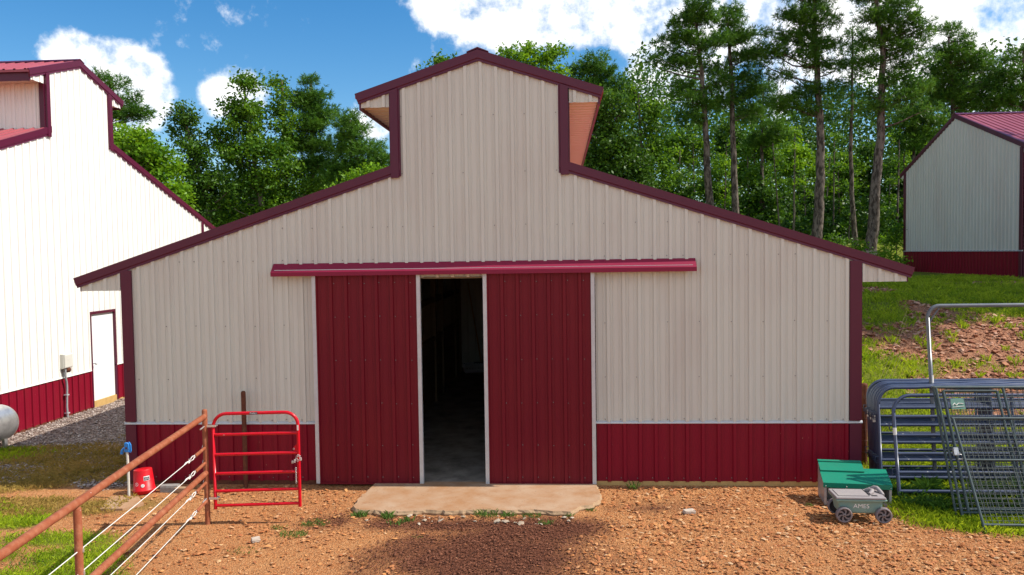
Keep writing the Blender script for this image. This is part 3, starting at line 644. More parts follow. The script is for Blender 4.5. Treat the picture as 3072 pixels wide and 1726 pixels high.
def small_left_things():
    mb = MB(); mb.tube([(0, 0, -.2), (0, 0, 1.43), (0, 0, 1.448), (0, 0, 1.455)], [.034, .034, .027, .008], 12); o = mb.obj('pipe_post', M['rust_dark'], None, (-3.60, -.13, 0)); tag(o, 'dark rusty pipe post standing against the barn wall behind the red gate', 'post')
    # hydrant
    h = thing('yard_hydrant', 'frost free water hydrant with blue head on a pale pipe at the barn corner', 'hydrant', (-5.145, -.63, 0))
    mb = MB(); mb.tube([(0, 0, -.1), (.004, 0, .40), (-.004, 0, .68)], .019, 10); mb.obj('pipe', M['pvc'], h)
    mb = MB(); mb.prism([(-.034, .655), (.034, .655), (.040, .70), (.034, .775), (.020, .792), (-.030, .792), (-.036, .76), (-.03, .72)], lambda x, z: (x, -.026, z), lambda x, z: (x, .026, z))
    mb.tube([(-.02, 0, .715), (-.055, 0, .70), (-.078, 0, .675), (-.083, 0, .645)], [.022, .020, .019, .021], 10); mb.tube([(-.083, 0, .65), (-.084, 0, .625)], .024, 10)
    hd = mb.obj('head', M['blue'], h); bev = hd.modifiers.new('bevel', 'BEVEL'); bev.width = .006; bev.segments = 2
    mb = MB(); mb.prism([(.028, .655), (.05, .645), (.062, .67), (.058, .76), (.035, .80), (.02, .80), (.04, .75), (.042, .69)], lambda x, z: (x, -.010, z), lambda x, z: (x, .010, z)); mb.obj('lever', M['blue'], h)
    mb = MB(); mb.tube([(.03, -.03, .70), (.03, .03, .70)], .006, 6); mb.box(-.012, .012, -.029, -.026, .70, .73); mb.obj('bolt', M['rust_dark'], h)
    # bucket, upside down
    b = thing('bucket', 'upturned red plastic bucket with white stickers at the foot of the barn wall', 'bucket', (-5.02, -.42, 0)); b.rotation_euler = (math.radians(-2), math.radians(-4), math.radians(0))
    mb = MB(); mb.lathe([(0, .345), (.118, .348), (.126, .343), (.128, .335), (.148, .07), (.153, .068), (.153, .055), (.160, .052), (.160, .040), (.154, .036), (.158, .0), (.150, .0), (.146, .03)], 40); mb.obj('shell', M['bucket'], b)
    def curved(nm, a0, a1, z0, z1, m, grow=.0022, n=8, skew=0):
        mb = MB(); vs = []
        for k in range(n+1):
            a = a0+(a1-a0)*k/n
            for z in (z0, z1):
                zz = z+skew*k/n; r = .128+(.148-.128)*(.335-zz)/(.265)+grow; vs.append((r*math.cos(a), r*math.sin(a), zz))
        mb.add(vs, [(2*k, 2*k+2, 2*k+3, 2*k+1) for k in range(n)]); return mb.obj(nm, m, b)
    D = math.radians
    lab = curved('label_plate', D(-60), D(-25), .19, .255, M['letter'])
    for k, (z, p) in enumerate(((.232, .5), (.205, .2))):
        for j in range(5):
            a = -58+j*6.6; o = curved('print', D(a), D(a+(4.8 if (j+k) % 3 else 5.6)), z-.012, z+.012, M['decal_dark'], .0032, 3); o.parent = lab; 
    def ring(nm, a, zc, R, w, m, slash):
        mb = MB(); n = 22; rad = lambda z: .128+(.02)*(.335-z)/.265+.0026
        pt = lambda x, z: (rad(zc+z)*math.cos(a+x/.14), rad(zc+z)*math.sin(a+x/.14), zc+z)
        vs = [pt(q*math.cos(t), q*math.sin(t)) for t in np.linspace(0, 2*math.pi, n+1)[:-1] for q in (R-w, R)]
        mb.add(vs, [(2*i, 2*i+1, 2*((i+1) % n)+1, 2*((i+1) % n)) for i in range(n)])
        for (x0, z0, x1, z1) in slash:
            d = Vector((x1-x0, z1-z0)).normalized(); q = Vector((-d.y, d.x))*w*.5
            mb.add([pt(x0-q.x, z0-q.y), pt(x1-q.x, z1-q.y), pt(x1+q.x, z1+q.y), pt(x0+q.x, z0+q.y)], [(0, 1, 2, 3)])
        mb.obj(nm, m, b)
    ring('warning_mark', D(-103), .150, .026, .005, M['letter'], [(-.018, .018, .018, -.018), (-.004, -.01, -.004, .012)])
    ring('round_mark', D(-68), .125, .024, .010, M['letter'], [(-.02, 0, .02, 0), (0, -.02, 0, .02)])
    # stones by the wall
    r = random.Random(8)
    def rock(name, dims, loc, m, label, rz=0, seed=1, sub=2, jag=.12):
        bm = bmesh.new(); bmesh.ops.create_cube(bm, size=1); bmesh.ops.subdivide_edges(bm, edges=bm.edges[:], cuts=sub, use_grid_fill=True); q = random.Random(seed)
        for v in bm.verts:
            n = v.co.normalized()*.62; v.co = v.co.lerp(n, .25); v.co += Vector((q.uniform(-jag, jag), q.uniform(-jag, jag), q.uniform(-jag, jag)))*.35
            v.co = Vector((v.co.x*dims[0], v.co.y*dims[1], v.co.z*dims[2]))
        me = bpy.data.meshes.new(name); bm.to_mesh(me); bm.free(); me.materials.append(m); o = bpy.data.objects.new(name, me); COL.objects.link(o); o.location = loc; o.rotation_euler = (0, 0, rz); return tag(o, label, 'stone')
    rock('stone', (.27, .12, .10), (-4.66, -.36, .045), M['block'], 'grey block of stone lying beside the upturned red bucket', .12, 3, 2, .08)
    rock('stone', (.17, .10, .08), (-4.47, -.40, .03), M['tanstone'], 'small tan stone next to the grey block by the barn wall', -.2, 4)
    rock('stone', (.15, .09, .05), (2.83, -1.24, .016), M['brick'], 'pale flat stone lying alone on the orange gravel', .3, 6)
    rock('stone', (.10, .08, .05), (-2.58, -2.38, .016), M['brick'], 'pale stone on the gravel in front of the rusty gate post', .6, 7)
    mb = MB(); pv = [(-5.22, -1.24), (-4.90, -1.235), (-4.72, -1.0), (-4.99, -.66), (-5.40, -.66)]
    mb.add([(x, y, .018) for x, y in pv]+[(x*1.0, y-.004, -.05) for x, y in pv], [tuple(range(5))]+[(i, (i+1) % 5, 5+(i+1) % 5, 5+i) for i in range(5)])
    o = mb.obj('paving_slab', M['slab']); tag(o, 'flat sandy concrete slab sunk in the ground below the hydrant', 'slab')
    # propane tank
    t = thing('gas_tank', 'silver gas tank on short legs lying along the white barn at the picture edge', 'tank', (-9.33, 2.72, .0))
    R = .345; prof = [(0, 0)] + [(R*math.sin(a), -.30*(1-math.cos(a))) for a in np.linspace(.12, math.pi/2, 9)] + [(R, -2.2)] + [(R*math.cos(a), -2.2-.30*math.sin(a)) for a in np.linspace(.2, math.pi/2-.02, 8)] + [(0, -2.5)]
    mb = MB(); mb.lathe(prof, 36, 0, lambda x, y, z: (x, z, y+.435)); mb.obj('shell', M['tank'], t)
    for y in (-.42, -2.0):
        for x in (-.2, .2):
            mb = MB(); mb.box(x-.025, x+.025, y-.04, y+.04, -.02, .16); mb.obj('leg', M['tank'], t)
    mb = MB(); mb.lathe([(.16, .80), (.16, .93), (.14, .96), (0, .975)], 20, 0, lambda x, y, z: (x, y-1.25, z)); mb.obj('valve_dome', M['tank'], t)
    mb = MB(); mb.tube(arc((0, -.30, .815), .035, 0, math.pi, (0, 1, 0), (0, 0, 1), 6), .010, 6); mb.obj('lifting_lug', M['tank'], t)
    # meter box on the white barn's wall
    q = thing('meter_box', 'grey electric box with bent conduit fixed to the white barn wall', 'electric box', (LBX+.02, 5.03, 1.25))
    mb = MB(); mb.prism([(-.155, -.165), (.155, -.165), (.155, .165), (-.155, .165)], lambda y, z: (.0, y, z), lambda y, z: (.09, y*.98, z)); o = mb.obj('housing', M['boxgrey'], q); bv = o.modifiers.new('b', 'BEVEL'); bv.width = .02; bv.segments = 3
    mb = MB(); mb.prism([(-.15, -.16), (.15, -.16), (.15, .16), (-.15, .16)], lambda y, z: (.09, y, z), lambda y, z: (.12, y*.9, z*.9)); o = mb.obj('cover', M['boxgrey'], q); bv = o.modifiers.new('b', 'BEVEL'); bv.width = .015; bv.segments = 2
    mb = MB(); mb.lathe([(0, .06), (.05, .05), (.06, 0), (.06, -.05), (0, -.055)], 16, 0, lambda x, y, z: (.07+z, y+.01, x-.20)); mb.obj('meter_socket', M['rust_dark'], q)
    mb = MB(); mb.tube([(.06, -.06, -.17), (.06, -.06, -.36), (.05, -.02, -.46), (.045, .0, -.56), (.045, -.03, -1.0), (.05, -.02, -1.27)], .024, 10); c = mb.obj('conduit', M['conduit'], q)
    mb = MB()
    for z in (-.75, -1.15): mb.box(.0, .075, -.06, .03, z-.012, z+.012)
    mb.obj('strap', M['alu'], c)
small_left_things()

# ------------------------------------------------------------------ right yard: crate, cart, corral panels, kennel panels
def nest_box():
    root = thing('nest_box', 'low galvanised nest box with green sloping lids standing by the barn corner', 'nest box', (4.70, -.86, 0), rotz=math.radians(-8))
    wd = .84
    T = lambda u, v, z: (u, v, z)
    mb = MB()
    for u in (0., wd-.012):
        mb.prism([(0, 0.), (.31, 0.), (.31, .415), (0, .30)], lambda v, z: (u, v, z), lambda v, z: (u+.012, v, z))
    mb.box(.012, wd-.012, .28, .30, .0, .40); mb.box(.012, wd-.012, .01, .28, .0, .015); mb.box(.0, wd, -.01, .01, .0, .05); mb.obj('casing', M['galv'], root)
    for u in (.28, .55):
        mb = MB(); mb.prism([(.005, 0.), (.28, 0.), (.28, .39), (.005, .30)], lambda v, z: (u, v, z), lambda v, z: (u+.01, v, z)); mb.obj('divider', M['galv'], root)
    for u in (.0, .265, .545, wd-.02):
        mb = MB(); mb.box(u, u+.03, -.016, -.004, .0, .285); mb.lathe([(0, -.008), (.008, -.006), (.008, 0)], 8, 0, lambda x, y, z: (u+.015+x, -.036+z, .262+y)); mb.obj('post', M['galv'], root)
    mb = MB()
    mb.prism([(-.028, .240), (-.028, .305), (.32, .425), (.32, .417), (-.020, .297), (-.020, .240)], lambda v, z: (-.015, v, z), lambda v, z: (wd+.015, v, z)); mb.obj('lid', M['green'], root)
    mb = MB(); mb.prism([(.22, .412), (.46, .500), (.46, .492), (.22, .398)], lambda v, z: (-.01, v, z), lambda v, z: (.56, v, z)); mb.prism([(.40, .483), (.425, .492), (.425, .503), (.40, .494)], lambda v, z: (-.008, v, z), lambda v, z: (.558, v, z)); mb.obj('rear_lid', M['green'], root)
    mb = MB(); mb.box(-.004, .55, .44, .452, 0, .485); mb.prism([(.31, 0), (.44, 0), (.44, .487), (.31, .437)], lambda v, z: (-.004, v, z), lambda v, z: (.012, v, z)); mb.prism([(.33, 0), (.44, 0), (.44, .487), (.33, .44)], lambda v, z: (.538, v, z), lambda v, z: (.55, v, z)); mb.obj('rear_casing', M['galv'], root)
nest_box()

def cart():
    root = thing('garden_cart', 'sage green plastic garden cart with taupe lid parked in front of the nest box', 'cart', (4.93, -1.43, 0), rotz=math.radians(-2.5))
    def shell(name, x0, x1, y0, y1, z0, z1, tx, ty, m, bev=.02):
        mb = MB(); mb.add([(x0, y0, z0), (x1, y0, z0), (x1, y1, z0), (x0, y1, z0), (x0-tx, y0-ty, z1), (x1+tx, y0-ty, z1), (x1+tx, y1+ty, z1), (x0-tx, y1+ty, z1)], [(3, 2, 1, 0), (4, 5, 6, 7), (0, 1, 5, 4), (1, 2, 6, 5), (2, 3, 7, 6), (3, 0, 4, 7)])
        o = mb.obj(name, m, root); b = o.modifiers.new('b', 'BEVEL'); b.width = bev; b.segments = 3; return o
    body = shell('tub', -.255, .255, -.13, .13, .10, .285, .025, .02, M['cartbody'], .03)
    shell('rim', -.305, .305, -.185, .185, .268, .296, .006, .006, M['cartbody'], .008)
    lid = shell('lid', -.315, .300, -.19, .19, .300, .328, -.006, -.006, M['cartlid'], .010)
    mb = MB(); mb.box(-.27, .10, -.14, .14, .329, .336); 
    mb.obj('lid_panel', M['cartlid'], lid)
    mb = MB(); mb.tube([(.13, -.06, .335), (.17, -.03, .352), (.19, .02, .355), (.17, .07, .352), (.13, .10, .335)], [.022, .028, .03, .028, .022], 8); mb.obj('grip', M['cartlid'], lid)
    mb = MB(); mb.box(.14, .21, -.13, -.09, .329, .331); mb.box(.15, .22, .11, .15, .329, .331); mb.tube([(.108, -.13, .331), (.12, .02, .331), (.108, .17, .331)], .005, 5); mb.obj('slot', M['black'], lid)
    mb = MB(); mb.tube([(.20, .15, .33), (.25, .13, .365), (.275, .09, .37), (.295, .0, .34), (.305, -.05, .32)], [.026, .028, .026, .024, .02], 8); mb.obj('handle', M['cartlid'], root)
    text('AMES', .078, (-.092, -.1425, .178), M['letter'], body, (math.radians(96), 0, 0), .001, 1.05)
    for x in (-.215, .265):
        for y, s in ((-.175, -1), (.19, 1)):
            w = thing('wheel', '', ''); del w['label']; del w['category']; w.parent = root; w.location = (x, y, .1005)
            T = lambda a, b, c: (a, c*s, b)
            mb = MB(); mb.lathe([(.080, -.028), (.098, -.026), (.100, -.02), (.100, .02), (.098, .026), (.082, .028)], 30, 0, T); tr = mb.obj('tyre', M['wheel'], w)
            mb = MB()
            mb.lathe([(.098, .010), (.094, .030), (.078, .032), (.076, .012)], 30, 0, T); mb.lathe([(0, .030), (.020, .030), (.024, .022), (.024, .01)], 14, 0, T)
            for k in range(6):
                a = k*math.pi/3
                c = []
                for t in np.linspace(0, 1, 6):
                    rr = .020+.060*t; an = a+.55*t*t; c.append((rr*math.cos(an), rr*math.sin(an)))
                wv = .009; vs = []
                for i, (px, py) in enumerate(c):
                    q = Vector((c[min(i+1, 5)][0]-c[max(i-1, 0)][0], c[min(i+1, 5)][1]-c[max(i-1, 0)][1])).normalized(); nx, ny = -q.y, q.x; ww = wv*(.8+.7*i/5)
                    vs += [T(px-nx*ww, py-ny*ww, .022), T(px+nx*ww, py+ny*ww, .022)]
                mb.add(vs, [(2*i, 2*i+1, 2*i+3, 2*i+2) for i in range(5)])
            mb.obj('rim', M['wheel'], w)
            mb = MB(); mb.lathe([(.0, .002), (.078, .002)], 24, 0, T); mb.obj('hub_backing', M['tyre'], w)
            mb = MB(); mb.lathe([(0, .036), (.006, .035), (.006, .03)], 8, 0, T); mb.obj('axle_nut', M['black'], w)
    for x in (-.215, .265):
        mb = MB(); mb.tube([(x, -.17, .10), (x, .21, .10)], .008, 6); mb.obj('axle', M['black'], root)
cart()

CORRAL_GROUP = 'blue grey corral panels stacked beside the barn'
def corral_panel(x0, y0, lean, ln, h, label, label2=None, wavy=.0, sticker=True, gatefoot=True):
    root = thing('corral_panel', label, 'corral panel', (x0, y0, 0), CORRAL_GROUP); root.rotation_euler = (-lean, 0, math.radians(-.6))
    r, rc = .0245, .24
    mb = MB(); top = [(rc+.3+(ln-2*rc-.6)*k/8., 0, h+(wavy*math.sin(k*1.7) if 0 < k < 8 else 0)) for k in range(9)]
    path = [Vector((0, 0, .0)), Vector((0, 0, h-rc))] + arc((rc, 0, h-rc), rc, math.pi, math.pi/2, (1, 0, 0), (0, 0, 1), 8) + [Vector(p) for p in top] + arc((ln-rc, 0, h-rc), rc, math.pi/2, 0, (1, 0, 0), (0, 0, 1), 8) + [Vector((ln, 0, 0))]
    mb.tube(path, r, 10); mb.obj('frame', M['corral'], root)
    for k in range(5):
        z = .13+(h-.13)*(k/5.)*.97; mb = MB(); mb.tube([(.015, 0, z), (ln-.015, 0, z)], r*.93, 8); mb.obj('rail', M['corral'], root)
    for x in (ln*.52,):
        mb = MB(); mb.tube([(x, 0, .13), (x, 0, h)], r*.8, 8); mb.obj('upright', M['corral'], root)
    for z in (h*.30, h*.74):
        mb = MB(); mb.tube([(-.0, 0, z), (-.07, .0, z), (-.07, 0, z-.09), (0, 0, z-.09)], .008, 6); mb.obj('connector', M['corral'], root)
    if sticker:
        mb = MB(); mb.lathe([(r+.001, .0), (r+.001, .10)], 10, 0, lambda a, b, c: (a, b, c+h*.62)); mb.obj('sticker', M['tag'], root)
    return root
LBL = ['front blue grey corral panel standing apart from the stack in the grass', 'second corral panel from the front, first of the tight stack behind the nest box',
       'third corral panel from the front in the stack beside the barn', 'fourth corral panel from the front in the stack beside the barn', 'fifth corral panel from the front in the stack beside the barn',
       'sixth corral panel from the front in the stack beside the barn', 'seventh corral panel from the front in the stack beside the barn', 'eighth corral panel from the front, last of the tight stack', 'rearmost corral panel of the stack, nearest the rusty fence post']
corral_panel(5.765, -.70, math.radians(11), 3.05, 1.43, LBL[0], sticker=True)
for i, (x, y) in enumerate(((5.79, -.02), (5.793, .045), (5.796, .11), (5.80, .175), (5.805, .24), (5.81, .305), (5.815, .37), (5.862, .56))):
    corral_panel(x, y, math.radians(7), 3.05, 1.425+.012*((i*7) % 3), LBL[i+1], wavy=.006 if i % 2 else .012, sticker=i in (2, 3, 5, 7))
def arch_frame():
    root = thing('gate_bow', 'tall grey bow gate frame rising above the stacked corral panels', 'gate frame', (6.63, .16, 0)); root.rotation_euler = (-math.radians(4.), 0, 0)
    r, rc, h, ln = .029, .17, 2.60, 2.6
    mb = MB(); path = [Vector((0, 0, 0)), Vector((-.02, 0, 1.3)), Vector((-.05, 0, h-rc))] + arc((rc-.05, 0, h-rc), rc, math.pi, math.pi/2, (1, 0, 0), (0, 0, 1), 7) + arc((ln-rc, 0, h-rc), rc, math.pi/2, 0, (1, 0, 0), (0, 0, 1), 7) + [Vector((ln, 0, 0))]
    mb.tube(path, r, 12); mb.obj('frame', M['bow'], root)
    mb = MB(); mb.tube([(-.04, 0, h-.28), (.02, -.0, h-.16), (.12, 0, h-.03)], .010, 6); mb.obj('gusset', M['bow'], root)
    mb = MB(); mb.lathe([(r+.001, 0), (r+.001, .11)], 12, 0, lambda a, b, c: (a-.02, b, c+1.47)); mb.obj('sticker', M['tag'], root)
arch_frame()

def kennel_panel(foot, top, width, label, inner=None, mids=(.5,), badge=False, cw=.075, ch=.062, latch=False):
    """foot and top are the ends of the left stile; the panel runs along +X"""
    f, t = Vector(foot), Vector(top); up = t-f; h = up.length; up.normalize()
    root = thing('kennel_panel', label, 'kennel panel', f, 'welded wire kennel panels leaning on the corral stack')
    X = Vector((1, 0, 0)).lerp(Vector((0, -1, 0)), .02).normalized(); nn = X.cross(up)
    P = lambda a, b, c=0.: X*a + up*b + nn*c
    r = .0175
    mb = MB(); mb.tube([P(0, 0), P(0, h)], r, 8); mb.tube([P(width, 0), P(width, h)], r, 8); mb.tube([P(-.02, h), P(width+.02, h)], r, 8); mb.tube([P(0, .10), P(width, .10)], r, 8)
    for m_ in mids: mb.tube([P(0, h*m_), P(width, h*m_)], r*.85, 8)
    mb.obj('frame', M['kennel'], root)
    w = MB(); n = int(width/cw)
    for k in range(1, n): w.tube([P(k*width/n, .10, -.018), P(k*width/n, h, -.018)], .0036, 4, cap=False)
    n2 = int((h-.1)/ch)
    for k in range(1, n2): w.tube([P(0, .10+k*(h-.1)/n2, -.021), P(width, .10+k*(h-.1)/n2, -.021)], .0036, 4, cap=False)
    w.obj('wire_mesh', M['wire'], root)
    if inner:
        a0, a1, top_ = inner; mb = MB()
        mb.tube([P(a0, .03, -.01), P(a0, h-top_, -.01)], r*1.05, 8); mb.tube([P(a1, .03, -.01), P(a1, h-top_, -.01)], r*1.05, 8); mb.tube([P(a0, h-top_, -.01), P(a1, h-top_, -.01)], r*1.05, 8); mb.tube([P(a0, .14, -.01), P(a1, .14, -.01)], r, 8)
        d = mb.obj('door', M['kennel'], root)
        mb = MB(); mb.tube([P(a1+.08, 0), P(a1+.08, h)], r, 8); mb.obj('stile', M['kennel'], root)
        mb = MB(); z = h*.5; mb.box(-.03, .03, -.02, .03, z-.05, z+.05, 0, lambda a, b, c: tuple(P(a0-.02+a, c, b+.02))); mb.tube([P(a0-.01, z-.03, .05), P(a0+.04, z-.05, .06), P(a0+.04, z-.10, .05), P(a0-.02, z-.10, .05)], .008, 6); mb.obj('latch', M['chain'], d)
        mb = MB(); mb.prism([(a0+.05, h-.30), (a0+.23, h-.30), (a0+.23, h-.17), (a0+.20, h-.15), (a0+.06, h-.16)], lambda a, b: tuple(P(a, b, .012)), lambda a, b: tuple(P(a, b, .016))); bd = mb.obj('badge', M['badge'], d)
        mb = MB(); mb.tube([P(a0+.07, h-.25, .019), P(a0+.10, h-.22, .019), P(a0+.12, h-.25, .019), P(a0+.15, h-.22, .019), P(a0+.21, h-.225, .019)], .006, 5); mb.tube([P(a0+.065, h-.275, .019), P(a0+.215, h-.26, .019)], .004, 5); mb.obj('emblem', M['tag'], bd)
    return root
kennel_panel((6.20, -1.36, 0), (6.19, -.72, 1.57), 2.3, 'rear kennel panel, worn left stile just showing behind the door panel', mids=(.52,))
kennel_panel((6.22, -1.50, 0), (6.19, -.79, 1.575), 2.4, 'tall kennel panel with built in wire door and green badge', inner=(.09, .78, .045), mids=())
kennel_panel((6.26, -1.95, 0), (6.26, -1.12, 1.225), 1.9, 'short kennel panel leaning frontmost over the others in the grass', mids=(.62,), cw=.062, ch=.055)

def rusty_post():
    root = thing('fence_post', 'rusty pipe fence post wrapped with wire beside the barn corner', 'fence post', (5.99, 1.2, 0))
    mb = MB(); mb.tube([(0, 0, -.2), (0, 0, 1.27), (0, 0, 1.30), (0, 0, 1.312)], [.055, .055, .045, .01], 14); mb.obj('pipe', M['rust_dark'], root)
    mb = MB(); r = random.Random(3)
    for z in (1.10, .93, .76, .58, .40, .22): mb.tube(arc((0, 0, z), .058, 0, 2*math.pi, (1, 0, 0), (0, 1, .15), 12), .0035, 5)
    mb.tube([(-.03, -.058, 1.14), (.01, -.062, .98), (-.02, -.06, .8), (.01, -.06, .45)], .004, 5); mb.tube([(.05, -.02, 1.1), (.10, -.03, 1.04), (.12, 0, .9), (.1, -.02, .5), (.13, -.04, .3)], .004, 5)
    for z in (1.02, .85, .62, .45, .28, .12): mb.tube([(.05, 0, z), (.25, .3, z+.01), (1.4, 2.4, z+.5), (2.6, 4.6, z+1.1)], .0022, 4)
    mb.obj('wire', M['wire_r'], root)
rusty_post()
def block_stack():
    p = at(2602, 752, 24.2); z0 = float(height(p[0], p[1])); root = thing('block_stack', 'small stack of pale concrete blocks at the foot of the pines', 'block stack', (p[0], p[1], z0))
    r = random.Random(4); H_ = p[2]-z0+.1; n = max(2, int(H_/.16))
    for k in range(n):
        for j in range(3):
            mb = MB(); x = -.36+.25*j+r.uniform(-.03, .03); mb.box(x, x+.235, -.15, .15, k*.16+.003, k*.16+.155); mb.obj('block', M['brick'], root)
block_stack()
def inside_things():
    b = thing('basket', 'white slatted plastic basket on the dark barn floor', 'basket', (-1.33, 11.2, .04), rotz=.25)
    mb = MB(); 
    for x0, x1, y0, y1 in ((-.3, .3, -.2, -.19), (-.3, .3, .19, .2), (-.3, -.29, -.2, .2), (.29, .3, -.2, .2)):
        mb.box(x0, x1, y0, y1, .0, .05); mb.box(x0-.01, x1+.01, y0-.01, y1+.01, .21, .25)
        n = 13 if x1-x0 > .2 else 9
        for k in range(n+1):
            if x1-x0 > .2: c = x0+(x1-x0)*k/n; mb.box(c-.011, c+.011, y0+.001, y1-.001, .05, .21)
            else: c = y0+(y1-y0)*k/n; mb.box(x0+.001, x1-.001, c-.011, c+.011, .05, .21)
    mb.box(-.3, .3, -.2, .2, .0, .012); mb.obj('basket_body', M['basket'], b)
    t = thing('rake', 'long handled rake leaning at the far end of the barn aisle', 'rake', (-1.15, 11.3, .2))
    mb = MB(); mb.tube([(0, 0, .1), (-.42, .6, 2.4)], .016, 8); mb.obj('handle', M['sill_wood'], t)
    mb = MB(); mb.tube([(-.2, 0, .1), (.2, 0, .1)], .014, 6)
    for k in range(9): mb.tube([(-.2+.05*k, 0, .1), (-.2+.05*k, -.05, .02)], .006, 5)
    mb.obj('head', M['wire'], t)
inside_things()
def overhead_cable():
    mb = MB(); pts = []
    a, b = Vector((-9.75, 12.75, 4.30)), Vector(at(900, 655, 30))
    for k in range(17):
        t = k/16; p = a.lerp(b, t); p.z -= .5*4*t*(1-t)*.5; pts.append(p)
    mb.tube(pts, .012, 5); o = mb.obj('overhead_cable', M['cable']); tag(o, 'thin pale cable running from the white barn eave to the trees', 'cable')
overhead_cable()

# ------------------------------------------------------------------ trees
def leaf_cloud(cent, size, rng, flat=0.):
    """rhombic leaves, one quad each, random attitude"""
    n = len(cent); a = rng.normal(size=(n, 3)); a[:, 2] *= (1-flat*.6); a /= np.linalg.norm(a, axis=1)[:, None]
    b = rng.normal(size=(n, 3)); b -= a*(a*b).sum(1)[:, None]; b /= np.linalg.norm(b, axis=1)[:, None]
    s = size*rng.uniform(.65, 1.35, n)[:, None]
    v = np.stack([cent-a*s, cent+b*s*.55, cent+a*s, cent-b*s*.55], 1).reshape(-1, 3)
    return v, np.arange(4*n).reshape(n, 4)
def needle_cloud(cent, outd, rng, k=11, ln=.19, wd=.013):
    n = len(cent); c = np.repeat(cent, k, 0); o = np.repeat(outd, k, 0)
    d = rng.normal(size=(n*k, 3)) + o*1.1; d[:, 2] += .35; d /= np.linalg.norm(d, axis=1)[:, None]
    s = rng.normal(size=(n*k, 3)); s -= d*(s*d).sum(1)[:, None]; s /= np.linalg.norm(s, axis=1)[:, None]
    L_ = ln*rng.uniform(.6, 1.2, n*k)[:, None]
    v = np.stack([c-s*wd, c+s*wd, c+d*L_+s*wd*.5, c+d*L_-s*wd*.5], 1).reshape(-1, 3)
    return v, np.arange(4*n*k).reshape(-1, 4)
def make_tree(name, label, cat, trunk, r0, clumps, leaf, bark, rng, kind='leaf', per=120, lsize=.11, group=None, r1=.05, limb=.5, spread=1., kneed=11):
    """trunk: world points bottom to top; clumps: array of (x, y, z, radius)"""
    T = np.array(trunk, float); base = T[0].copy()
    root = thing(name, label, cat, tuple(base), group)
    T = T-base; C = np.array([(c[0]-base[0], c[1]-base[1], c[2]-base[2], c[3]) for c in clumps])
    seg = np.linalg.norm(np.diff(T, axis=0), axis=1); cum = np.concatenate([[0], np.cumsum(seg)]); tot = cum[-1]
    on = lambda s: np.array([np.interp(s, cum, T[:, i]) for i in range(3)])
    rad = lambda s: (r0*.86) + (r1-r0*.86)*(s/tot)**.85
    mb = MB(); n = 18; pts = [on(tot*k/n) for k in range(n+1)]
    for k in range(1, n): pts[k] = pts[k] + rng.normal(size=3)*np.array([1, 1, 0])*r0*.07
    rr = [rad(tot*k/n) for k in range(n+1)]; rr[0] *= 1.25
    mb.tube([tuple(p) for p in pts], rr, 9, cap=False)
    for c in C:                                             # a limb to each clump
        zc = c[2]; dh = math.hypot(c[0]-np.interp(zc, T[:, 2], T[:, 0]), c[1]-np.interp(zc, T[:, 2], T[:, 1]))
        zs = max(T[-1, 2]*.12, min(T[-1, 2]*.99, zc - limb*dh - .1)); s = np.interp(zs, T[:, 2], cum); p0 = on(s); p3 = c[:3]
        p1 = p0 + (p3-p0)*np.array([.4, .4, .25]) + rng.normal(size=3)*.08*dh*.5; p2 = p0 + (p3-p0)*np.array([.75, .75, .62]) + rng.normal(size=3)*.08*dh*.5
        rb = min(rad(s)*.55, .018+.014*dh)
        mb.tube([tuple(p0), tuple(p1), tuple(p2), tuple(p3)], [rb, rb*.75, rb*.5, rb*.22], 5, cap=False)
    mb.obj('trunk', bark, root, fix=False)
    V, Q, off = [], [], 0
    for c in C:
        m = max(6, int(per*(2.1 if kind == 'leaf' else 1)*(c[3]/.6)**2*rng.uniform(.75, 1.2)))
        if kind == 'leaf':
            p = rng.normal(size=(m, 3))*np.array([.5, .5, .36])*c[3]*spread + c[:3]
            v, q = leaf_cloud(p, lsize*.92, rng, .3)
        else:
            a = rng.uniform(0, 2*math.pi, m); q_ = np.sqrt(rng.uniform(0, 1, m))*c[3]
            p = np.stack([q_*np.cos(a), q_*np.sin(a), rng.normal(size=m)*c[3]*.27], 1)
            o = p/np.maximum(np.linalg.norm(p, axis=1), .05)[:, None]*np.array([1, 1, .4]); p = p+c[:3]
            v, q = needle_cloud(p, o, rng, kneed)
        V.append(v); Q.append(q+off); off += len(v)
    np_mesh('crown', np.concatenate(V), np.concatenate(Q), leaf, root)
    return root
def crown_clumps(ells, Y, dens, rng, cr=.6, depth=.8, shell=.5):
    out = []; sc = (Y-CAM[1])/FPX
    for e in ells:
        u, v, ru, rv = e[:4]; k = e[4] if len(e) > 4 else 1.
        c = at(u, v, Y); a, b = ru*sc, rv*sc; m = max(1, int(round(1.75*dens*k*a*b*math.pi/(cr*cr*3.0))))
        for _ in range(m):
            d = rng.normal(size=3); d /= np.linalg.norm(d); q = shell+(1-shell)*rng.random(); q = q if rng.random() > .25 else rng.random()
            out.append((c[0]+d[0]*a*q*.88, c[1]+d[1]*.5*(a+b)*q*depth, c[2]+d[2]*b*q*.88, min(cr, .9*max(a, b))*rng.uniform(.75, 1.2)))
    return out
def tree_px(name, label, Y, trunk, r0, ells, leaf, bark='bark_grey', kind='leaf', dens=1., cr=.6, per=120, lsize=.11, seed=0, cat='tree', group=None, limb=.5, depth=.8, r1=.05, spread=1., shell=.5, kneed=11):
    rng = np.random.default_rng(1000+seed)
    T = [at(u, v, Y + (dy[0] if dy else 0)) for u, v, *dy in trunk]
    zg = float(height(T[0][0], T[0][1]))
    if T[0][2] > zg: T = [np.array([T[0][0]+(T[0][0]-T[1][0])*.05, T[0][1], zg-.1])] + T
    else: T[0][2] = zg-.1
    return make_tree(name, label, cat, T, r0, crown_clumps(ells, Y, dens, rng, cr, depth, shell), M[leaf], M[bark], rng, kind, per, lsize, group, r1, limb, spread, kneed)

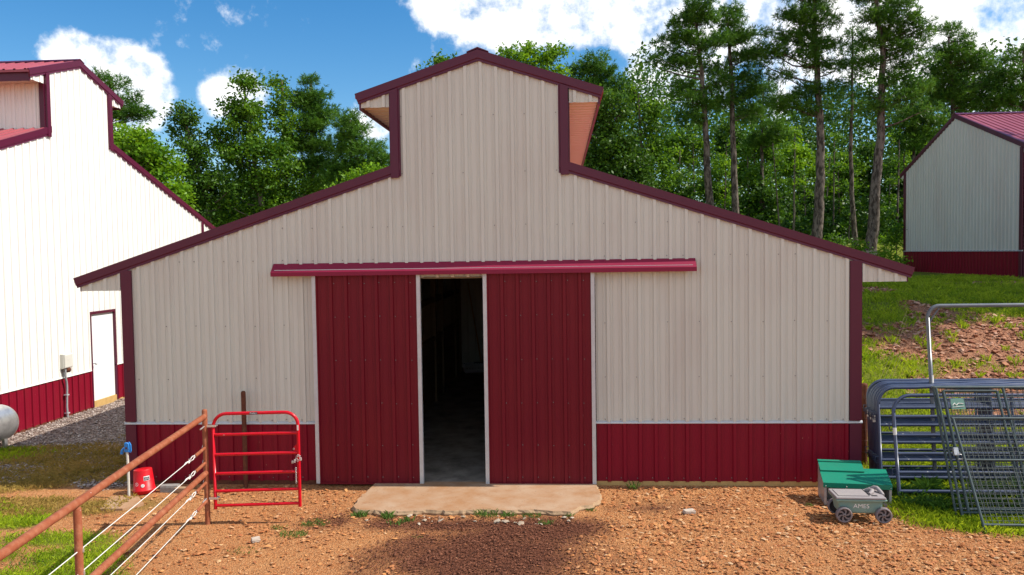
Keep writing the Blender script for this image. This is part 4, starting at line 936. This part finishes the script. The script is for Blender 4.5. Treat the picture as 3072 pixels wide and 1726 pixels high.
PK = dict(kind='needle', leaf='needle', bark='bark', cr=.60, per=95, dens=1.6, limb=.35, shell=.3, kneed=9)
def trees():
    # left of the barn, beyond the white barn
    tree_px('pine_tree', 'ragged pine top rising behind the white barn roof', 24, [(330,700),(335,500),(330,230)], .22, [(300,238,30,34),(345,272,45,40),(385,300,36,30),(335,330,60,45),(400,350,40,40),(300,300,40,40)], seed=1, **PK)
    tree_px('broadleaf_tree', 'bright yellow green tree just right of the white barn roof', 20, [(430,760),(430,600),(425,430)], .16, [(430,440,60,75),(395,500,90,110),(470,540,85,120),(360,470,60,110),(520,610,70,90),(430,620,120,80),(330,450,50,80)], 'leaf_bright', seed=2, dens=1.5, cr=.5, lsize=.095, per=130)
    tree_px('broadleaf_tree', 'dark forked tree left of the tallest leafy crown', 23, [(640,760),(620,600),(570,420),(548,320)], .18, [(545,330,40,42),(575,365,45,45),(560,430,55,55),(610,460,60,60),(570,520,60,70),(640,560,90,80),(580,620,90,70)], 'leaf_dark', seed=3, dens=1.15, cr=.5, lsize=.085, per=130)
    tree_px('broadleaf_tree', 'tallest leafy crown left of the barn, grey limbs showing', 24, [(800,760),(790,640),(765,500),(735,300)], .24, [(735,275,45,42),(690,320,60,50),(775,320,55,50),(715,380,80,60),(790,400,70,60),(670,430,70,60),(740,470,90,70),(820,480,70,70),(700,540,90,70),(790,570,90,70),(730,630,130,60)], 'leaf_mid', seed=4, dens=1.1, cr=.55, lsize=.09, per=130)
    tree_px('broadleaf_tree', 'slender leafy tree squeezed between the tallest crown and a conical pine', 25, [(860,760),(860,560),(845,240)], .15, [(838,235,30,30),(860,285,40,45),(845,340,45,45),(880,400,60,60),(870,480,70,70),(900,560,80,70),(870,640,90,60)], 'leaf_mid', seed=5, dens=1.1, cr=.5, lsize=.085, per=120)
    tree_px('pine_tree', 'dense conical pine behind the left slope of the barn roof', 26, [(935,720),(938,500),(932,235)], .2, [(932,245,24,28),(940,285,42,32),(920,320,50,32),(960,340,50,32),(935,385,66,36),(905,430,60,34),(965,440,56,36),(930,490,70,40)], seed=6, **{**PK, 'dens': 2.3})
    tree_px('pine_tree', 'rounded pine lower down, left of the barn roof tower', 25, [(1060,720),(1055,520),(1050,360)], .2, [(1045,365,38,28),(1065,400,52,32),(1030,430,56,34),(1085,450,44,30),(1050,490,70,38),(1020,530,60,34)], seed=7, **{**PK, 'dens': 2.1})
    tree_px('pine_tree', 'small dark pine against the cloud beside the roof tower', 28, [(1150,720),(1148,560),(1142,440)], .18, [(1142,448,22,18),(1150,475,44,24),(1120,490,46,24),(1170,500,44,26),(1140,520,70,30)], seed=8, **{**PK, 'dens': 2.1})
    tree_px('broadleaf_tree', 'small yellowish tree low against the barn roof tower', 22, [(1110,760),(1108,640),(1105,520)], .1, [(1120,515,40,28),(1085,535,45,32),(1140,540,40,35),(1040,570,55,40),(1090,590,70,50)], 'leaf_bright', seed=9, dens=1.2, cr=.42, lsize=.08, per=110)
    # a low dark band of wood behind them
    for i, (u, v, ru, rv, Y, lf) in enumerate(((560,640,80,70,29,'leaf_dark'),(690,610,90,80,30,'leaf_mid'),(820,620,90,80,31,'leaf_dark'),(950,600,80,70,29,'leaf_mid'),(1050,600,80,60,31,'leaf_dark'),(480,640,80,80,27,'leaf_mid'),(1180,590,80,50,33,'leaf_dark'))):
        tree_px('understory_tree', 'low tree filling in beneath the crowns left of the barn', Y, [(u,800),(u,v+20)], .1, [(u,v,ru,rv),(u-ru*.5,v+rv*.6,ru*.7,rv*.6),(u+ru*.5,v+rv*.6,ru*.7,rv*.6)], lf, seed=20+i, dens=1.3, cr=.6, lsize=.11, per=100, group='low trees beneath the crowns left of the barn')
    # behind the roof tower
    tree_px('broadleaf_tree', 'leafy crown just peeping over the left slope of the roof tower', 30, [(1330,700),(1330,400),(1335,210)], .2, [(1338,190,30,22),(1310,215,40,28),(1370,220,50,30),(1340,260,80,50),(1330,340,100,70),(1350,430,90,80)], 'leaf_mid', seed=30, dens=1.1, cr=.5, lsize=.1, per=120)
    tree_px('broadleaf_tree', 'broad leafy crown rising over the right slope of the roof tower', 26, [(1600,760),(1600,500),(1590,240)], .28, [(1525,165,34,26),(1590,150,34,24),(1660,165,38,30),(1560,190,60,34),(1630,205,66,40),(1690,215,22,30),(1560,260,90,60),(1650,280,80,60),(1590,340,110,60),(1560,430,100,80),(1640,440,90,80)], 'leaf_bright', seed=31, dens=1.35, cr=.42, lsize=.09, per=130)
    tree_px('pine_tree', 'bushy pine top between the roof tower and the tall pines', 29, [(1790,720),(1785,450),(1780,190)], .22, [(1770,185,40,26),(1745,215,36,24),(1800,215,42,26),(1780,250,66,30),(1840,255,30,24),(1840,290,50,30),(1870,275,26,24),(1770,300,76,40)], seed=32, **{**PK, 'dens': 2.3})
    tree_px('broadleaf_tree', 'large dense leafy tree right of the roof tower, hiding the wood', 23, [(1840,760),(1835,600),(1815,340)], .26, [(1790,300,50,40),(1850,330,50,40),(1775,370,60,50),(1860,400,70,60),(1800,450,90,60),(1890,470,60,60),(1770,520,70,70),(1850,540,100,70),(1930,560,60,60),(1800,600,110,50),(1900,620,100,50)], 'leaf_dark', seed=33, dens=1.35, cr=.5, lsize=.085, per=150)
    tree_px('broadleaf_tree', 'pale topped young tree beside the leftmost tall pine', 25, [(1925,760),(1925,500),(1915,280)], .14, [(1915,285,34,26),(1890,330,40,36),(1940,340,50,40),(1920,400,60,50),(1960,440,50,50),(1930,500,60,60),(2000,520,60,60)], 'leaf_mid', seed=34, dens=1.15, cr=.5, lsize=.09, per=120)
    # the tall pines
    tree_px('pine_tree', 'leftmost of the tall pines, one long bough reaching out to the left', 26, [(2137,700),(2122,520),(2116,380),(2108,240),(2092,120),(2082,20)], .27, [(2085,25,55,28),(2040,55,40,26),(2110,60,60,30),(2020,85,34,20),(2075,100,70,30),(2000,125,34,18),(2110,130,70,26),(1985,170,40,18),(1950,185,24,14),(2040,165,56,22),(2090,190,60,26),(2020,195,40,16),(2060,250,40,20),(2050,290,56,24),(2110,310,40,22),(2085,350,50,20),(2150,250,40,20)], seed=40, r1=.06, **PK)
    tree_px('pine_tree', 'second tall pine from the left, straight dark trunk and narrow crown', 27, [(2212,710),(2203,560),(2199,400),(2196,250),(2188,110),(2180,40)], .24, [(2175,30,36,26),(2205,70,46,26),(2240,110,36,24),(2190,120,60,28),(2255,165,36,22),(2215,170,60,26),(2180,210,56,26),(2250,225,50,24),(2210,270,64,24),(2270,285,30,20),(2180,320,50,22),(2240,330,44,20)], seed=41, r1=.06, **PK)
    tree_px('pine_tree', 'third tall pine with wide flat boughs over a thick reddish trunk', 26, [(2448,760),(2459,600),(2462,430),(2453,260),(2446,110),(2440,-60)], .31, [(2400,-20,70,30),(2470,0,60,30),(2385,40,60,26),(2440,60,70,28),(2500,70,44,26),(2350,95,50,22),(2410,115,70,26),(2320,150,44,18),(2480,140,60,24),(2370,165,56,20),(2430,185,60,22),(2300,195,30,14),(2500,205,50,20),(2350,225,50,18),(2390,280,60,20),(2470,270,56,20),(2320,305,44,16),(2360,325,50,16),(2440,325,60,18),(2500,320,40,16)], seed=42, r1=.08, **PK)
    tree_px('pine_tree', 'tallest pine with forked top and long drooping boughs, nearest the cream shed', 25, [(2608,775),(2622,620),(2640,420),(2646,270),(2652,160),(2632,60),(2626,-40)], .33, [(2630,-20,70,30),(2700,0,60,30),(2660,40,70,30),(2600,60,44,26),(2730,60,50,26),(2690,100,70,26),(2765,95,36,22),(2630,120,50,24),(2785,60,20,18),(2740,140,56,22),(2785,130,22,16),(2660,165,60,20),(2715,195,50,20),(2775,185,34,16),(2600,185,44,18),(2690,245,60,18),(2745,260,44,18),(2590,275,40,16),(2640,330,60,18),(2710,305,64,18),(2770,320,40,16)], seed=43, r1=.08, **PK)
    tree_px('pine_tree', 'slim grey trunked pine between the third and the tallest pine', 28, [(2566,760),(2556,600),(2552,450),(2556,300),(2558,170),(2556,90)], .16, [(2556,100,30,30),(2570,150,40,30),(2540,200,36,22),(2580,225,40,24),(2545,270,40,20),(2575,310,44,18),(2530,345,36,16)], seed=44, r1=.04, **{**PK, 'dens': .95})
    tree_px('pine_tree', 'spreading many limbed pine behind the cream shed roof', 31, [(2870,520),(2862,400),(2856,260),(2846,110)], .24, [(2842,95,30,24),(2875,115,34,26),(2905,140,36,26),(2930,170,34,24),(2965,165,26,18),(2995,175,22,16),(2830,150,44,26),(2880,180,60,28),(2950,210,50,26),(2820,210,50,24),(2990,220,40,26),(2870,240,70,26),(2940,265,70,26),(2840,280,60,24),(2900,310,80,26),(2990,300,50,26),(2790,260,40,20)], seed=45, r1=.05, **PK)
    tree_px('pine_tree', 'dark pine cut by the right edge of the picture', 30, [(3075,520),(3074,330),(3070,150)], .22, [(3066,150,28,22),(3050,180,30,18),(3075,210,44,22),(3040,225,34,16),(3065,255,50,22),(3035,290,46,20),(3075,310,50,26)], seed=46, r1=.05, **PK)
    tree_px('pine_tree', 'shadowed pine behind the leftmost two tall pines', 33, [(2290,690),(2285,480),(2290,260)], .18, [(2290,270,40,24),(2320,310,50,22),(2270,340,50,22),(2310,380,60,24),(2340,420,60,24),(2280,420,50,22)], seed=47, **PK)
    tree_px('pine_tree', 'hazy mid height pine filling the gap left of the cream shed', 34, [(2745,640),(2742,480),(2740,330)], .18, [(2740,330,50,24),(2780,360,50,22),(2710,370,50,22),(2760,410,60,24),(2720,430,50,22),(2800,300,44,22)], seed=48, **PK)
    # slender trunks and sunlit leaves inside the wood
    G1 = 'slender young trees inside the wood behind the pines'
    for i, (u, vb, vt, lean, Y, r, pale) in enumerate(((2173,690,430,6,31,.07,0),(2247,690,470,-4,33,.06,1),(2340,700,430,-22,31,.06,1),(2381,705,380,4,30,.075,1),(2420,720,520,-10,34,.05,1),(2500,740,420,3,32,.06,1),(2520,740,500,-6,35,.08,0),(2470,730,470,20,36,.06,1),(2690,740,420,8,32,.09,0),(2715,720,380,-4,36,.10,0),(2660,740,520,12,34,.05,1),(2545,750,560,10,30,.04,1),(2035,650,450,5,32,.06,1),(2085,660,430,-6,34,.05,0),(2310,700,520,8,37,.05,0))):
        rr = random.Random(i); w = [(u+lean*.2+rr.uniform(-26, 26), vt+k*rr.uniform(26, 44), rr.uniform(14, 34), rr.uniform(10, 20)) for k in range(5)]
        tree_px('sapling', 'slender young tree in the shade behind the tall pines', Y, [(u,vb),(u+lean*.5,(vb+vt)/2),(u+lean,vt)], r, w, 'leaf_mid' if i % 3 else 'leaf_bright', 'bark_grey' if pale else 'bark', seed=60+i, dens=1.0, cr=.42, lsize=.09, per=80, group=G1, limb=.3, r1=.025)
    G2 = 'leafy trees inside the wood behind the pines'
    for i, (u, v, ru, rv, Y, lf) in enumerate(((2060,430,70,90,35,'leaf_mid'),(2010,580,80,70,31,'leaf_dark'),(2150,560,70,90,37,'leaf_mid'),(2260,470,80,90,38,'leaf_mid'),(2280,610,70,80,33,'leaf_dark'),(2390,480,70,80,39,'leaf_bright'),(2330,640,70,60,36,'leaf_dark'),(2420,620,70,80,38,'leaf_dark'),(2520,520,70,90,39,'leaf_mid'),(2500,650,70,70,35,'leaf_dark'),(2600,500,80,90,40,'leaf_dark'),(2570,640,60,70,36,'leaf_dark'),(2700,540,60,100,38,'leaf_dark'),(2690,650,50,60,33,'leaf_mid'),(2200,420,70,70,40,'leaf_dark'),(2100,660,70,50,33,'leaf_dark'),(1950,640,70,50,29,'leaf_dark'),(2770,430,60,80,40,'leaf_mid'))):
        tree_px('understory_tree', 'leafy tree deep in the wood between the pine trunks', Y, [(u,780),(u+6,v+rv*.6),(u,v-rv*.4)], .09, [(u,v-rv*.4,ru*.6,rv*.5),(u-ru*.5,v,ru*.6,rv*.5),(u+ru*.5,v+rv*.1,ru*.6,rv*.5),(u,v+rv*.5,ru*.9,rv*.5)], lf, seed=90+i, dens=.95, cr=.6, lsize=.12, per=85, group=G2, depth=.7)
    # shrubs at the edge of the wood
    for i, (u, v, ru, rv, Y, lf, lb) in enumerate(((2690,690,34,50,24,'leaf_mid','dark green sumac like bush against the cream shed corner'),(2640,765,44,30,22.5,'leaf_bright','bright leafy shrub under the tallest pine'),(2690,790,34,30,21.5,'leaf_bright','low yellow green bush above the barn eave tip'),(2570,735,36,24,23,'leaf_bright','light green shrub beside the slim grey trunk'),(2510,715,34,22,24.5,'leaf_mid','green shrub between the thick reddish trunk and the slim one'),(2655,720,30,26,25.5,'leaf_bright','sunny bush just right of the tallest pine trunk'))):
        c = at(u, v, Y); zg = float(height(c[0], c[1])); rng = np.random.default_rng(300+i)
        make_tree('shrub', lb, 'shrub', [(c[0], c[1], zg-.05), (c[0], c[1], max(zg+.3, c[2]))], .03, crown_clumps([(u, v, ru, rv), (u-ru*.4, v+rv*.6, ru*.8, rv*.6), (u+ru*.4, v+rv*.7, ru*.8, rv*.6)], Y, 1.5, rng, .32), M[lf], M['bark_grey'], rng, 'leaf', 60, .075, r1=.01)
    # trees out of frame to the right: they shade the slope
    for i, (x, y, h) in enumerate(((20.6, 10.4, 15.0), (23.5, 13.4, 16.5))):
        rng = np.random.default_rng(400+i); zg = float(height(x, y))
        cl = [(x+rng.normal()*1.3, y+rng.normal()*1.4, zg+h*rng.uniform(.40, 1.0), .75) for _ in range(110)]
        make_tree('broadleaf_tree', ('round leafy tree on the slope beyond the right edge', 'taller leafy tree beside the cream shed beyond the right edge')[i], 'tree', [(x, y, zg-.1), (x, y, zg+h*.9)], .2, cl, M['leaf_mid'], M['bark_grey'], rng, 'leaf', 110, .12)
    # the wood beyond reads as one mass
    rng = np.random.default_rng(77); n = 240000
    x = rng.uniform(-45, 60, n); y = rng.uniform(42, 62, n); top = 3.5+4.5*vnoise(x+40, y, .16)+1.2*np.sin(x*.21)+5.0*sst(1, 8, x)
    z = rng.random(n)**.8*top; keep = vnoise(x+z*.7+80, y+z+30, .7)*1.2 > .30+.25*rng.random(n)*(z/top)
    z = z+height(x, y)
    v, q = leaf_cloud(np.stack([x, y, z], 1)[keep], .15, rng, .2)
    m_ = 45000; x2 = rng.uniform(3, 30, m_); y2 = rng.uniform(31, 41, m_); z2 = height(x2, y2)+rng.random(m_)*(.6+2.6*vnoise(x2+11, y2+5, .5)); k2 = vnoise(x2+3, y2+9, .9) > .35
    v2, q2 = leaf_cloud(np.stack([x2, y2, z2], 1)[k2], .13, rng, .2); q = np.concatenate([q, q2+len(v)]); v = np.concatenate([v, v2])
    o = np_mesh('woodland', v, q, M['leaf_dark']); stuff(o); o['label'] = 'dark mass of far woodland behind the barns'; o['category'] = 'woodland'
trees()

# ------------------------------------------------------------------ loose ground cover
def scatter_grass():
    rng = np.random.default_rng(5)
    def blades(x, y, h, wd, lean):
        n = len(x); z = height(x, y)-.01; a = rng.uniform(0, 2*math.pi, n); b = rng.uniform(0, 2*math.pi, n); l = lean*rng.uniform(.2, 1, n)
        dx, dy = np.cos(a)*wd, np.sin(a)*wd; bx, by = np.cos(b)*l*h, np.sin(b)*l*h
        v = np.stack([np.stack([x-dx, y-dy, z], 1), np.stack([x+dx, y+dy, z], 1), np.stack([x+dx*.5+bx*.45, y+dy*.5+by*.45, z+h*.62], 1), np.stack([x+bx, y+by, z+h*(1-.25*l)], 1)], 1).reshape(-1, 3)
        return v, np.arange(4*n).reshape(n, 4)
    def area(n, x0, x1, y0, y1, mask, h0, h1, wd, lean, name, mat, label, pw=1.):
        x = rng.uniform(x0, x1, n); y = rng.uniform(y0, y1, n); m = mask(x, y); ok = rng.random(n) < m**pw
        ok &= ~((np.abs(x) < 5.5) & (y > -.04) & (y < 12.3)); ok &= ~((x < -9.75) & (y > -.2) & (y < 12.2)); ok &= ~((x > 15.95) & (y > 14.7) & (y < 24))
        x, y = x[ok], y[ok]; h = rng.uniform(h0, h1, len(x))*(.6+.8*vnoise(x+20, y+5, 1.6))
        v, q = blades(x, y, h, wd, lean); return v, q
    def put(name, parts, mat, label):
        off = 0; V, Q = [], []
        for v, q in parts: V.append(v); Q.append(q+off); off += len(v)
        o = np_mesh(name, np.concatenate(V), np.concatenate(Q), M[mat]); stuff(o); o['label'] = label; o['category'] = 'grass'
    put('grass', [area(90000, 5.3, 16, -2.1, 8, m_grass, .05, .13, .006, .9, '', '', ''), area(60000, 5.3, 24, 8, 17, m_grass, .06, .15, .010, .9, '', '', ''),
                  area(45000, -9.6, -3.6, -4.4, -.7, m_grass, .03, .085, .005, 1.0, '', '', ''), area(9000, -9.6, -7.4, .2, 2.4, m_grass, .04, .12, .005, .9, '', '', ''), area(16000, 5.4, 8.4, -2.0, .8, m_grass, .05, .15, .005, .9, '', '', '')], 'grass', 'short green grass on the slope and in patches in the yard')
    P = []
    for k in range(420):
        cx, cy = rng.uniform(6.2, 16), rng.uniform(.8, 13.5); n = int(rng.integers(10, 45)); r_ = rng.uniform(.04, .16); a = rng.uniform(0, 2*math.pi, n); q_ = np.sqrt(rng.random(n))*r_
        P.append(blades(cx+q_*np.cos(a), cy+q_*np.sin(a), rng.uniform(.5, 1.1, n)*rng.uniform(.06, .22), .008, .9))
    put('grass_tufts', P, 'grass', 'scattered grass tufts over the bare slope')
    put('dry_grass', [area(60000, -9.4, -5.0, -2.4, 4.6, m_dry, .02, .085, .0045, 1.3, '', '', ''), area(5000, 6, 14, .5, 9, lambda x, y: np.clip(.25-np.abs(m_grass(x, y)-.3), 0, 1), .04, .10, .005, 1.2, '', '', '')], 'dry', 'straw coloured dry grass lying over the shaded gravel')
    P = []
    for k in range(170):
        cx, cy = rng.uniform(5.75, 8.2), rng.uniform(-1.25, .5); n = int(rng.integers(25, 60)); r_ = rng.uniform(.05, .16); a = rng.uniform(0, 2*math.pi, n); q_ = np.sqrt(rng.random(n))*r_
        P.append(blades(cx+q_*np.cos(a), cy+q_*np.sin(a), rng.uniform(.5, 1.1, n)*rng.uniform(.08, .24), .009, 1.1))
    put('tall_weeds', P, 'weed_dark', 'dark tall weeds growing around the stacked panels')
    # small weeds round the apron
    P = []
    for (cx, cy, r_, n, h) in ((-1.55,-1.42,.12,90,.09),(-1.15,-1.5,.10,60,.10),(-.85,-1.62,.09,50,.08),(.15,-1.38,.16,80,.10),(.45,-1.4,.10,50,.08),(.75,-1.42,.12,60,.07),(.95,-1.68,.10,50,.06),(-2.05,-1.75,.20,130,.06),(-2.2,-2.15,.18,120,.06),(-2.45,-1.9,.12,50,.05),(-1.0,-1.72,.12,60,.06),(-2.6,-2.7,.22,60,.04),(2.2,-.14,.10,26,.13),(1.25,-1.4,.06,20,.07),(-4.9,-3.1,.3,90,.05),(-.6,-2.2,.1,30,.03),(1.55,-1.15,.07,25,.06),(4.5,-.9,.08,18,.06)):
        a = rng.uniform(0, 2*math.pi, n); q_ = np.sqrt(rng.random(n))*r_; P.append(blades(cx+q_*np.cos(a), cy+q_*np.sin(a)*.6, rng.uniform(.4, 1.1, n)*h, .005, 1.0))
    put('weeds', P, 'weed', 'small green weeds along the broken edge of the concrete apron')
scatter_grass()
def scatter_stones():
    rng = np.random.default_rng(9)
    base = np.array([(1,0,0),(-1,0,0),(0,1,0),(0,-1,0),(0,0,1),(0,0,-1),(.62,.62,.5),(-.62,.62,.5),(.62,-.62,.5),(-.62,-.62,.5)], float)
    bm = bmesh.new(); [bm.verts.new(p) for p in base]; bmesh.ops.convex_hull(bm, input=bm.verts[:]); bm.verts.ensure_lookup_table(); bm.verts.index_update()
    bv = np.array([v.co[:] for v in bm.verts]); bmesh.ops.triangulate(bm, faces=bm.faces[:]); bf = np.array([[v.index for v in f.verts] for f in bm.faces]); bm.free()
    def rocks(x, y, s, flat):
        n = len(x); k = len(bv); d = bv[None]*(1+rng.uniform(-.32, .32, (n, k, 1))); d = d*np.stack([s*rng.uniform(.7, 1.4, n), s*rng.uniform(.6, 1.1, n), s*flat*rng.uniform(.6, 1.2, n)], 1)[:, None]
        a = rng.uniform(0, 2*math.pi, n); c, si = np.cos(a)[:, None], np.sin(a)[:, None]; t = rng.normal(size=n)[:, None]*.22
        X = d[..., 0]*c-d[..., 1]*si; Y = d[..., 0]*si+d[..., 1]*c; Z = d[..., 2]+t*d[..., 0]
        v = np.stack([X+x[:, None], Y+y[:, None], Z+(height(x, y)+s*flat*.12)[:, None]], -1).reshape(-1, 3)
        return v, (bf[None]+(np.arange(n)*k)[:, None, None]).reshape(-1, 3)
    def stone_mat(name, cols, rough=.9):
        m, nt, b = node_mat(name); g = nt.nodes.new('ShaderNodeNewGeometry'); r = nt.nodes.new('ShaderNodeValToRGB'); e = r.color_ramp.elements
        e[0].position = 0; e[0].color = (*cols[0], 1); e[1].position = 1; e[1].color = (*cols[-1], 1)
        for i, c in enumerate(cols[1:-1]): q = e.new((i+1)/(len(cols)-1)); q.color = (*c, 1)
        nt.links.new(g.outputs['Random Per Island'], r.inputs[0]); nt.links.new(r.outputs[0], b.inputs['Base Color']); b.inputs['Roughness'].default_value = rough; b.inputs['Specular IOR Level'].default_value = .2; return m
    def put(name, n, x0, x1, y0, y1, mask, smin, smax, flat, mat, label, pw=3.):
        x = rng.uniform(x0, x1, n); y = rng.uniform(y0, y1, n); ok = rng.random(n) < mask(x, y)
        ok &= ~((np.abs(x) < 5.45) & (y > -.06) & (y < 12.3)) & ~((np.abs(x) < 1.72) & (y > -1.42)) & ~((x < -9.75) & (y > -.2) & (y < 12.2))
        x, y = x[ok], y[ok]; s = smin+(smax-smin)*rng.random(len(x))**pw
        v, f = rocks(x, y, s, flat); o = np_mesh(name, v, f, mat); stuff(o); o['label'] = label; o['category'] = 'gravel'
    yard = stone_mat('yard_stones', [(.24,.075,.026), (.46,.18,.06), (.55,.26,.095), (.38,.13,.045), (.60,.36,.18), (.50,.21,.08), (.32,.11,.045), (.46,.19,.075), (.42,.16,.06), (.36,.15,.06), (.56,.38,.22)])
    put('gravel', 80000, -5.4, 6.6, -4.2, -.05, lambda x, y: np.clip(1.0-m_grass(x, y)*.85-m_wet(x, y)*1.05, .03, 1)*np.clip(.25+1.5*(fbm(x+7, y+3, .7)-.3)+.12*x, .15, 1), .005, .034, .40, yard, 'loose orange stones over the yard', 8.)
    put('mulch', 26000, -2.4, 2.6, -4.2, -1.0, lambda x, y: m_wet(x, y), .004, .016, .6, stone_mat('mulch_chips', [(.05,.02,.012), (.14,.052,.03), (.24,.095,.052), (.09,.032,.018)]), 'dark damp mulch and chips in front of the apron', 2.)
    put('driveway_gravel', 26000, -9.7, -5.1, -.8, 8.5, lambda x, y: np.clip(m_gravel(x, y)-m_dry(x, y)*.35, 0, 1), .010, .028, .6, stone_mat('driveway_stones', [(.16,.12,.10), (.36,.29,.25), (.46,.38,.33), (.26,.18,.15), (.40,.34,.30), (.52,.46,.41)]), 'grey gravel between the two barns', 2.)
    put('bank_stones', 30000, 6.2, 16, .8, 13, lambda x, y: np.clip(1-m_grass(x, y)*1.1, 0, 1), .012, .075, .55, stone_mat('bank_stones', [(.24,.095,.055), (.46,.235,.14), (.52,.32,.22), (.34,.15,.085), (.44,.20,.11), (.30,.12,.07)]), 'reddish stones on the bare part of the slope', 4.)
    put('rubble', 60, -1.6, 1.4, -1.75, -1.38, lambda x, y: np.ones_like(x)*.6, .012, .05, .6, stone_mat('apron_rubble', [(.36,.28,.20), (.46,.38,.29), (.30,.22,.15)]), 'broken concrete chips along the edge of the apron', 2.)
scatter_stones()
